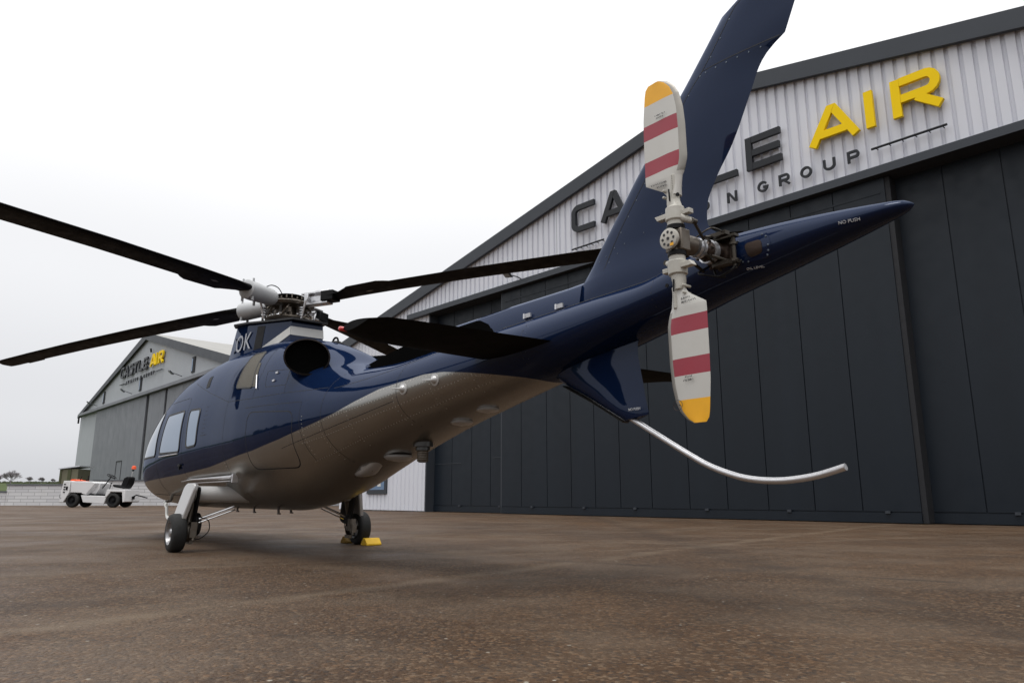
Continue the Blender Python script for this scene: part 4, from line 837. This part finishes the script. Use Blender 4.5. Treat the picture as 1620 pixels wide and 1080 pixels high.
g = MB(); g.prism([(sL-.3, top(sL)-.06), (sA, zA+.02), (sR+.3, top(sR)-.06), (sR+.3, top(sR)-.53), (sA, zA-.46), (sL-.3, top(sL)-.53)], (0, -.17, 0), (1, 0, 0), (0, 0, 1), (0, .115, 0)); g.build('fascia', M['slatetrim'], hg)
g = MB(); g.prism([(-.22, 8.02), (-.22, 8.225), (-.02, 8.245), (.6, 8.245), (.6, 8.02)], (-2.6, 0, 0), (0, 1, 0), (0, 0, 1), (30.5, 0, 0)); g.build('header_beam', M['slatetrim'], hg)
seams = [-.02, 1.19, 2.3, 4.37, 5.62, 6.71, 7.72, 8.71, 9.86, 11.13, 12.3, 13.45, 14.64, 15.75, 18.11, 19.26, 20.45, 21.6, 22.8, 24, 25.2, 26.4]
for s0, s1, y in ((-1.17, 3.37, .38), (3.36, 16.98, .0), (17.02, 27.5, .38)):
    g = MB(); leaf(g, s0, s1, .26, 8.0 if y == 0 else 8.02, seams, y); d = g.build('sliding_door', M['slate'], hg)
    for q in [s_ for s_ in seams if s0+.1 < s_ < s1-.1][::2]: qq = MB(); qq.obox((q+.55, y-.035, .245), (.05, 0, 0), (0, .025, 0), (0, 0, .03)); qq.build('roller_guide', M['slatetrim'], d)
    g = MB(); g.box(s0, y-.02, .02, s1, y+.08, .23); g.box(s0, y+.02, .23, s1, y+.08, .26); g.build('kick_rail', M['slate'], d)
    if y == 0:
        g = MB(); 
        for (a, z_) in ((5.0, 7.55),): g.box(s0+.1, -.012, 7.62, s1-.1, -.002, 7.66)
        g.build('top_rail', M['slate'], d)
g = MB(); g.box(-1.24, -.02, 0, -1.165, .5, 8.02); g.build('door_post', M['slatetrim'], hg)
g = MB(); g.box(3.30, -.0, .02, 3.355, .38, 8.0); g.build('door_post', M['slatetrim'], hg)
g = MB(); g.box(16.985, .02, .02, 17.10, .40, 8.0); g.build('door_shadow_gap', M['dark'], hg)
g = MB(); g.box(2.42, .365, 1.98, 3.28, .378, 2.0); g.build('door_rail', M['slatetrim'], hg)
g = MB(); g.box(-1.1, .365, 1.85, .6, .378, 1.87); g.build('door_rail', M['slatetrim'], hg)
f = MB(); f.prism([(-5.55, .70), (-3.98, .70), (-3.98, 1.95), (-5.55, 1.95)], (0, -.06, 0), (1, 0, 0), (0, 0, 1), (0, .055, 0)); wf = f.build('window', M['slatetrim'], hg)
g = MB(); g.box(-5.40, -.07, .88, -4.14, -.062, 1.83); g.build('pane', M['glass'], wf); g = MB(); g.box(-4.66, -.078, 1.02, -4.40, -.072, 1.38); g.build('notice', M['white'], wf)
floodlight(hg, 4.35, 8.32, M['slatetrim'])
g = MB(); g.box(6.2, -.005, 8.3, 6.22, .0, 10.9); g.build('conduit', M['greyclad'], hg)

# --- sign lettering: each stroke a mitred ribbon
def ribbon2(pts, hw, closed=False):
    P = [Vector(p) for p in pts]; L, Rr = [], []; n_ = len(P)
    for i in range(n_):
        if closed or 0 < i < n_-1:
            a = (P[i]-P[i-1]).normalized(); b = (P[(i+1) % n_]-P[i]).normalized(); na, nb_ = Vector((-a.y, a.x)), Vector((-b.y, b.x)); m_ = (na+nb_).normalized(); k_ = min(hw/max(m_.dot(na), .35), hw*2.2)
        else:
            t = (P[1]-P[0]) if i == 0 else (P[-1]-P[-2]); t.normalize(); m_ = Vector((-t.y, t.x)); k_ = hw
        L.append(P[i]+m_*k_); Rr.append(P[i]-m_*k_)
    return L, Rr
def arc(cx, cy, rx, ry, a0, a1, n_=10): return [(cx+rx*math.cos(R(a0+(a1-a0)*i/n_)), cy+ry*math.sin(R(a0+(a1-a0)*i/n_))) for i in range(n_+1)]
t_ = .095
GL = {  # strokes in a 1 x 1 box, (points, closed)
 'C': [([(.97, 1-t_)]+[(.30, 1-t_)]+arc(.30, .70, .30-t_, .30-t_, 90, 180, 6)[1:]+arc(.30, .30, .30-t_, .30-t_, 180, 270, 6)+[(.97, t_)], 0)],
 'S': [([(.95, 1-t_)]+arc(.24, .755, .24-t_, .245-t_, 90, 270, 8)+arc(.76, .30, .24-t_, .295-t_, 90, -90, 8)+[(.03, t_)], 0)],
 'A': [([(.07, 0), (.46, .93), (.54, .93), (.93, 0)], 0), ([(.24, .27), (.76, .27)], 0)],
 'T': [([(0, 1-t_), (1, 1-t_)], 0), ([(.5, 1-2*t_), (.5, 0)], 0)],
 'L': [([(t_, 1), (t_, t_), (.97, t_)], 0)],
 'E': [([(t_, 0), (t_, 1)], 0), ([(2*t_, 1-t_), (.97, 1-t_)], 0), ([(2*t_, .5), (.93, .5)], 0), ([(2*t_, t_), (.97, t_)], 0)],
 'I': [([(.5, 0), (.5, 1)], 0)],
 'R': [([(t_, 0), (t_, 1)], 0), ([(2*t_, 1-t_)]+[(.66, 1-t_)]+arc(.70, .68, .27-t_, .32-t_, 90, -90, 8)+[(2*t_, .36+t_)], 0), ([(.50, .38), (.93, 0)], 0)],
 'V': [([(.06, 1), (.46, .07), (.54, .07), (.94, 1)], 0)],
 'O': [(arc(.5, .5, .5-t_, .5-t_, 0, 360, 20)[:-1], 1)],
 'N': [([(t_, 0), (t_, 1)], 0), ([(t_*2, .93), (1-t_*2, .07)], 0), ([(1-t_, 0), (1-t_, 1)], 0)],
 'G': [(arc(.5, .5, .5-t_, .5-t_, 40, 350, 16)+[(.55, .45)], 0)],
 'U': [([(t_, 1), (t_, .42)]+arc(.5, .42, .5-t_, .42-t_, 180, 360, 10)[1:-1]+[(1-t_, .42), (1-t_, 1)], 0)],
 'P': [([(t_, 0), (t_, 1)], 0), ([(2*t_, 1-t_)]+[(.64, 1-t_)]+arc(.66, .67, .30-t_, .33-t_, 90, -90, 8)+[(2*t_, .34+t_)], 0)]}
def letter(ch, s0, z0, w_, h_, y0, dep, m, parent, st=None):
    g = MB(); mx = 0
    for q, (pts, cl) in enumerate(GL[ch]):
        hw = (st or .095)*h_; P = [(s0+x*w_, z0+y_*h_) for x, y_ in pts]; L, Rr = ribbon2(P, hw, cl); n_ = len(P); yf = y0-.002*q; b_ = []
        for i in range(n_): b_ += [(L[i].x, yf, L[i].y), (Rr[i].x, yf, Rr[i].y), (L[i].x, y0+dep, L[i].y), (Rr[i].x, y0+dep, Rr[i].y)]
        fs = []
        for i in range(n_ if cl else n_-1):
            a, c = 4*i, 4*((i+1) % n_); fs += [(a, a+1, c+1, c), (a, c, c+2, a+2), (a+1, a+3, c+3, c+1)]
        if not cl: fs += [(0, 2, 3, 1), (4*n_-4, 4*n_-3, 4*n_-1, 4*n_-2)]
        g.add(b_, fs, smooth=False)
    return g.build('letter', m, parent)
def sign(P, rz, label, k, y0=-.17):
    sg = empty('lettered_sign', P, rz, label, 'sign')
    xs_ = [(c, .0+i*1.306) for i, c in enumerate('CASTLE')]
    for c, x in xs_: letter(c, x*k, 0, 1.05*k, .95*k, y0, .1, M['signdark'], sg)
    letter('A', 8.30*k, 0, 1.27*k, .95*k, y0, .1, M['signyellow'], sg, .105); letter('I', 9.60*k, 0, .46*k, .95*k, y0, .1, M['signyellow'], sg, .105); letter('R', 10.34*k, 0, 1.10*k, .95*k, y0, .1, M['signyellow'], sg, .105)
    x = 1.80
    for c, x in zip('AVIATION', (1.78, 2.36, 3.0, 3.38, 3.98, 4.58, 5.0, 5.88)): letter(c, x*k, -.72*k, (.30 if c != 'I' else .1)*k, .30*k, y0+.02, .05, M['signdark'], sg, .10)
    for c, x in zip('GROUP', (6.80, 7.41, 8.0, 8.6, 9.2)): letter(c, x*k, -.72*k, .30*k, .30*k, y0+.02, .05, M['signdark'], sg, .10)
    for a, b in ((0, 1.40), (9.78, 11.42)):
        g = MB(); g.tube([((a)*k, y0+.02, -.56*k), ((b)*k, y0+.02, -.56*k)], .030*k, 8); 
        for i in range(6): xx = (a+.1+(b-a-.2)*i/5)*k; g.tube([(xx, y0+.03, -.56*k), (xx, -.0, -.56*k)], .012, 6)
        g.build('rule', M['signdark'], sg)
    return sg
def loc(P, rz, s_, z): return (P[0]+math.cos(rz)*s_, P[1]+math.sin(rz)*s_, z)
sign(loc(PA, RZ, 7.06, 0)[:2]+(9.27,), RZ, 'large CASTLE AIR AVIATION GROUP lettering on the pale ribbed gable of the near hangar', 1.0)

# far hangar
PB = (-35.37, 60, 0)
KB = 1.25; PB = (PB[0]*KB, PB[1]*KB, -.143)
fh = empty('hangar', PB, RZ, 'grey distant hangar with pitched gable beyond the white wall, left of the nose', 'hangar')
fh.scale = (KB, KB, KB)
bL, bR, bE, bA, bZ = -1.2, 32.5, 7.22, 15.65, 11.39
tp = lambda s_: bE+(bZ-bE)*(1-abs(s_-bA)/(bA-bL)) if s_ < bA else bZ-(s_-bA)*.2475
g = MB(); g.prism([(bL, 0), (bR, 0), (bR, tp(bR)), (bA, bZ), (bL, tp(bL)), ], (0, .0, 0), (1, 0, 0), (0, 0, 1), (0, 45, 0)); g.build('wall', M['greyclad'], fh)
g = MB()
for a, b in ((bL-.3, bA), (bR+.3, bA)): g.prism([(a, tp(a)+.02), (b, bZ+.02), (b, bZ+.14), (a, tp(a)+.14)], (0, -.15, 0), (1, 0, 0), (0, 0, 1), (0, 46, 0))
g.build('roof', M['roof'], fh)
g = MB(); g.prism([(bL-.35, tp(bL-.35)+.16), (bA, bZ+.16), (bR+.35, tp(bR+.35)+.16), (bR+.35, tp(bR+.35)-.36), (bA, bZ-.34), (bL-.35, tp(bL-.35)-.1)], (0, -.2, 0), (1, 0, 0), (0, 0, 1), (0, .045, 0)); g.build('fascia', M['slatetrim'], fh)
g = MB(); g.prism([(-.35, 7.12), (-.35, 7.32), (-.02, 7.45), (-.02, 7.12)], (-.6, 0, 0), (0, 1, 0), (0, 0, 1), (33.5, 0, 0)); g.build('header_beam', M['greydoor'], fh)
for s0, s1, y in ((4.4, 17.0, -.12), (17.55, 20.7, -.10), (21.2, 31, -.12)):
    g = MB(); leaf(g, s0, s1, .05, 7.1, list(np.arange(4.4, 31, 1.4)), y, .01, .02, .1); d = g.build('sliding_door', M['greydoor'], fh)
    if s0 < 5: q = MB(); q.box(11.55, -.14, .1, 11.63, -.125, 3.0); q.box(11.55, -.14, 2.95, 12.9, -.125, 3.03); q.box(12.83, -.14, .1, 12.9, -.125, 3.0); q.build('wicket_door', M['dark'], d)
for s0, s1 in ((17.0, 17.55), (20.7, 21.2)): g = MB(); g.box(s0, -.04, 0, s1, -.01, 7.12); g.build('door_gap', M['dark'], fh)
for s_ in (5.7, 15.0, 25.1):
    g = MB(); g.box(s_-.28, -.05, 7.62, s_+.22, -.0, 8.55); wv = g.build('slot_window', M['dark'], fh)
    q = MB(); q.box(s_-.20, -.07, 7.70, s_-.06, -.055, 8.45); q.build('pane', M['glass'], wv)
    floodlight(fh, s_-2.0, 7.72, M['slatetrim'])
g = MB(); g.tube([(16.9, -.1, 10.0), (16.9, -.15, 10.25)], .06, 6); g.build('bracket', M['dark'], fh)
sign(loc(PB, RZ, 10.2*KB, 0)[:2]+(8.98*KB-.143,), RZ, 'smaller CASTLE AIR AVIATION GROUP lettering on the distant grey hangar at far left', .83).scale = (KB, KB, KB)
g = MB(); g.tube([(-1.45, -.1, 6.6), (-1.45, -.1, 7.25)], .07, 8); g.box(-1.6, -.15, 7.1, -1.2, .3, 7.25); g.build('gutter_outlet', M['dark'], fh)

# ================================================================= WALL, SHED
def brick_mat():
    m = bpy.data.materials.new('white_painted_brick'); m.use_nodes = True; n = m.node_tree.nodes; l = m.node_tree.links; b = n['Principled BSDF']; b.inputs['Roughness'].default_value = .7
    t = n.new('ShaderNodeTexCoord'); mp = n.new('ShaderNodeMapping'); mp.inputs['Rotation'].default_value = (R(90), 0, 0); l.new(t.outputs['Object'], mp.inputs[0])
    br = n.new('ShaderNodeTexBrick'); br.inputs['Scale'].default_value = 1; br.inputs['Brick Width'].default_value = .9; br.inputs['Row Height'].default_value = .22; br.inputs['Mortar Size'].default_value = .018
    br.inputs['Color1'].default_value = (.64, .64, .65, 1); br.inputs['Color2'].default_value = (.54, .54, .56, 1); br.inputs['Mortar'].default_value = (.33, .33, .34, 1)
    l.new(mp.outputs[0], br.inputs['Vector'])
    no = n.new('ShaderNodeTexNoise'); no.inputs['Scale'].default_value = 1.3; no.inputs['Detail'].default_value = 6; l.new(t.outputs['Object'], no.inputs['Vector'])
    mx = n.new('ShaderNodeMix'); mx.data_type = 'RGBA'; r = n.new('ShaderNodeMapRange'); r.inputs[1].default_value = .55; r.inputs[2].default_value = .8; r.inputs[4].default_value = .35; l.new(no.outputs[0], r.inputs[0]); l.new(r.outputs[0], mx.inputs['Factor'])
    l.new(br.outputs['Color'], mx.inputs['A']); mx.inputs['B'].default_value = (.36, .34, .30, 1); l.new(mx.outputs['Result'], b.inputs['Base Color']); return m
M['brick'] = brick_mat(); M['coping'] = mat('coping', (.10, .11, .125), .5, 0, .2, 2)
def px_at(u, y): return (u-810)/1147.76*y*.9778+0*y     # only used to lay out the wall run
wl = empty('brick_wall', (-45, 51, 0), 0, 'low white painted brick wall with dark coping behind the white tug', 'wall')
def seg(x0, x1, y0, hh, nm='wall_section'):
    g = MB(); g.box(x0+45, y0-51, 0, x1+45, y0-51+.3, hh-.09); o = g.build(nm, M['brick'], wl)
    g = MB(); g.box(x0+45-.05, y0-51-.06, hh-.089, x1+45+.05, y0-51+.36, hh); g.build('coping', M['coping'], o)
seg(-75, -34.82, 51.0, .98); seg(-34.80, -28.8, 51.0, 1.46); seg(-28.78, -10.0, 50.8, 1.74)
M['shed'] = mat('shed_panel', (.16, .15, .10), .7, .1, .25, 2); M['shed2'] = mat('shed_panel_green', (.07, .075, .035), .7, .1, .25, 2)
sh = empty('shed', (-33.75, 55, 0), 0, 'small brown ribbed shed peeking over the white wall beside the distant hangar', 'shed')
g = MB(); g.box(0, 0, 0, 1.36, 1.6, 2.62); g.build('wall', M['shed'], sh)
g = MB()
for x in (.0, .55, 1.15): pass
g.box(.02, -.05, 0, .16, -.005, 2.6); g.box(.62, -.05, 0, .86, -.005, 2.6); g.build('corner_post', M['shed2'], sh)
g = MB(); 
g.prism([(-.08, 2.60), (1.48, 2.80), (1.48, 2.88), (-.08, 2.68)], (0, -.12, 0), (1, 0, 0), (0, 0, 1), (0, 1.8, 0)); g.build('roof', M['clad'], sh)

# ================================================================= TUG
tg = empty('baggage_tug', (-23.55, 42.4, 0), R(-8), 'white open airport tug with black seat and orange beacon beside the white wall', 'tug')
K = .0040
def tx(x): return (x-685)*K
def tz(y): return (731-y)*K
M['tugwhite'] = mat('tug_white', (.66, .66, .67), .35, 0, .05, 3, rvar=.2); M['orange'] = mat('orange_lens', (.85, .10, .02), .3, 0, .05, 3)
def tpr(mb, pts, y0, y1): mb.prism([(tx(a), tz(b)) for a, b in pts], (0, y0, 0), (1, 0, 0), (0, 0, 1), (0, y1-y0, 0))
g = MB(); tpr(g, [(325, 368), (655, 372), (700, 392), (690, 420), (575, 556), (520, 545), (505, 530), (330, 525)], -.62, .62); bevel(g.build('bonnet', M['tugwhite'], tg), .03)
g = MB(); tpr(g, [(222, 362), (322, 362), (330, 520), (250, 660), (185, 655), (190, 560)], -.68, .68); nb_ = bevel(g.build('front_panel', M['tugwhite'], tg), .02)
g = MB()
for yy in (410, 447, 482, 520): g.box(tx(235), -.70, tz(yy+8), tx(262), -.682, tz(yy-8))
g.box(tx(270), -.70, tz(490), tx(300), -.682, tz(440)); g.build('vent_slots', M['black'], nb_)
g = MB(); g.box(tx(190), -.705, tz(600), tx(215), -.682, tz(596)); g.box(tx(190), -.705, tz(600), tx(194), -.682, tz(550)); g.build('tow_bracket', M['greydoor'], nb_)
g = MB(); tpr(g, [(510, 562), (905, 575), (880, 680), (555, 660)], -.66, .66); bevel(g.build('side_sill', M['tugwhite'], tg), .02)
g = MB(); tpr(g, [(905, 482), (1180, 486), (1195, 650), (1160, 660), (1138, 520), (965, 515), (930, 560), (895, 600), (880, 590)], -.66, .66); bevel(g.build('rear_body', M['tugwhite'], tg), .02)
g = MB(); tpr(g, [(580, 556), (700, 395), (725, 400), (720, 470), (660, 565)], -.3, .6); g.build('dashboard', M['tugwhite'], tg)
g = MB(); tpr(g, [(300, 525), (960, 560), (1130, 560), (1130, 640), (300, 640)], -.35, .35); g.build('chassis', M['black'], tg)
for x in (372, 1002):
    for s_ in (-1, 1):
        wh = empty('wheel'); wh.parent = tg; wheel(wh, (tx(x), s_*.52, .40), .40, .26, s_, M['black'])
g = MB(); g.tube([(tx(715), -.05, tz(470)), (tx(840), -.05, tz(300))], .03, 8); g.build('steering_column', M['black'], tg)
g = MB(); d_ = Vector((.6, 0, .8)); u_ = Vector((.8, 0, -.42)).normalized(); c_ = Vector((tx(842), -.05, tz(298))); v_ = Vector((0, 1, 0))
g.tube([c_+u_*.26*math.cos(a)+v_*.26*math.sin(a) for a in np.linspace(0, 2*math.pi, 25)], .018, 6, False); g.tube([c_-u_*.25, c_+u_*.25], .014, 6); g.tube([c_-v_*.25, c_+v_*.25], .014, 6); g.build('steering_wheel', M['black'], tg)
g = MB(); tpr(g, [(908, 418), (925, 412), (1090, 440), (1120, 455), (1085, 472), (935, 450)], -.3, .3); tpr(g, [(1035, 440), (1075, 325), (1125, 300), (1160, 318), (1150, 400), (1110, 470), (1060, 468)], -.28, .28); bevel(g.build('seat', M['black'], tg), .04)
g = MB(); g.tube([(tx(1075), .3, tz(480)), (tx(1100), .3, tz(230))], .022, 8); g.build('beacon_pole', M['alu'], tg)
g = MB(); g.lathe((tx(1105), .3, tz(225)), (.05, 0, 1), [(0, .03), (.06, .05), (.1, .09), (.1, .0)], 14); g.build('beacon_base', M['black'], tg)
g = MB(); g.lathe((tx(1112), .3, tz(195)), (.05, 0, 1), [(0, .0), (0, .12), (.12, .12), (.19, .08), (.2, 0)], 16); g.build('beacon', M['orange'], tg)
g = MB(); g.tube([(tx(790), .1, tz(560)), (tx(820), .1, tz(400))], .02, 6); g.tube([(tx(820), .1, tz(400)), (tx(825), .1, tz(385))], .035, 6); g.build('lever', M['black'], tg)
g = MB(); tpr(g, [(240, 362), (262, 340), (300, 338), (345, 350), (420, 352), (425, 364)], -.3, .3); g.build('front_lamp', M['orange'], tg)
g = MB(); g.tube([(tx(360), -.1, tz(362)), (tx(385), -.1, tz(295))], .02, 6); g.tube([(tx(448), .1, tz(362)), (tx(450), .1, tz(285))], .03, 6); g.tube([(tx(380), .1, tz(355)), (tx(430), .1, tz(350))], .04, 6); g.build('cap', M['black'], tg)
g = MB(); g.tube([(tx(1190), 0, tz(590)), (tx(1250), 0, tz(560)), (tx(1420), 0, tz(600))], .035, 6); g.obox((tx(1205), 0, tz(600)), (.05, 0, 0), (0, .06, 0), (0, 0, .08)); g.build('tow_hitch', M['black'], tg)

# ================================================================= TREES
M['bark'] = mat('bare_twigs', (.24, .22, .235), .9, 0, .2, 3, spec=.1); M['hedge'] = mat('hedge', (.07, .065, .055), .95, 0, .35, 1.2, spec=.05, dirt=(.05, .07, .03))  # twig grey has distance haze mixed into the colour
def bare_tree(seed, H=6., W=1.):
    rnd = random.Random(seed); tw = MB()
    def br(p, d, L, r, dep):
        pts = [p]; q = p; dd = d
        for i in range(3): dd = (dd+Vector((rnd.uniform(-.2, .2), rnd.uniform(-.2, .2), rnd.uniform(-.05, .12)))).normalized(); q = q+dd*L/3; pts.append(q)
        tw.tube(pts, [r, r*.85, r*.7, r*.5], 4 if dep > 1 else 6, False)
        if dep < 5:
            for k in range(5 if dep < 2 else 4):
                a = rnd.uniform(0, 2*math.pi); sp = rnd.uniform(.45, .95)*W; b = pts[rnd.choice((2, 3, 3))]
                br(b, (dd+Vector((math.cos(a)*sp, math.sin(a)*sp, rnd.uniform(0, .35)))).normalized(), L*rnd.uniform(.62, .82), max(r*.62, .022), dep+1)
    tr_ = MB(); tr_.tube([(0, 0, -.5), (.03*H, 0, H*.14), (.0, 0, H*.26)], [H*.03, H*.025, H*.02], 8)
    for a_ in range(5): br(Vector((0, 0, H*(.10+.03*a_))), Vector((math.cos(a_*1.3)*.75, math.sin(a_*1.3)*.75, .7)).normalized(), H*.26, H*.016, 1)
    br(Vector((0, 0, H*.24)), Vector((0, 0, 1)), H*.26, H*.018, 1); 
    return tr_, tw
first = None
for i, (x, y, H, lb, sd_) in enumerate(((-182, 268, 5.6, 'tallest bare winter tree on the skyline at the far left', 4), (-202, 290, 4.2, 'bare winter tree cut off by the left edge of the photo', 9), (-196, 300, 2.9, 'low bare bush tree just right of the tallest skyline tree', 12), (-186, 292, 2.6, 'rounded bare bush tree in the middle of the skyline hedge', 13), (-186.5, 300, 2.0, 'smallest bare bush tree nearest the brown shed', 15))):
    z = fz(x, y); t0 = empty('bare_tree', (x, y, z), 0, lb, 'tree', 'bare trees on the far field edge'); a, b = bare_tree(sd_, H, 1.1); a.build('trunk', M['bark'], t0); b.build('crown', M['bark'], t0)
def mass(name, pts, hgt, thick, seed, label):
    rnd = random.Random(seed); g = MB(); ring_ = 7; vs = []; P = dens([Vector(p) for p in pts], hgt*.35, False)
    for i, p in enumerate(P):
        t = (P[min(i+1, len(P)-1)]-P[max(i-1, 0)]).normalized(); q = Vector((-t.y, t.x)); hh = hgt*rnd.uniform(.55, 1.25)
        for j in range(ring_):
            a = math.pi*j/(ring_-1); vs.append((p.x+q.x*thick*math.cos(a)*rnd.uniform(.8, 1.2), p.y+q.y*thick*math.cos(a)*rnd.uniform(.8, 1.2), fz(p.x, p.y)-.3+hh*math.sin(a)**.6*rnd.uniform(.85, 1.1)))
    g.add(vs, [(i*ring_+j, i*ring_+j+1, (i+1)*ring_+j+1, (i+1)*ring_+j) for i in range(len(P)-1) for j in range(ring_-1)]); return tag(g.build(name, M['hedge']), label, 'hedge', kind='stuff')
mass('distant_hedge', [(-260, 322), (-200, 318), (-150, 322), (-90, 330)], .9, 1.5, 2, 'low distant hedge line along the top of the green field')
mass('treeline', [(-95, -60), (-100, -10), (-92, 25), (-84, 44)], 5.5, 5, 5, 'dark line of trees along the far left side of the airfield')
mass('treeline', [(-140, -120), (-60, -140), (60, -140), (140, -90)], 7, 6, 6, 'dark line of trees across the airfield behind the viewer')
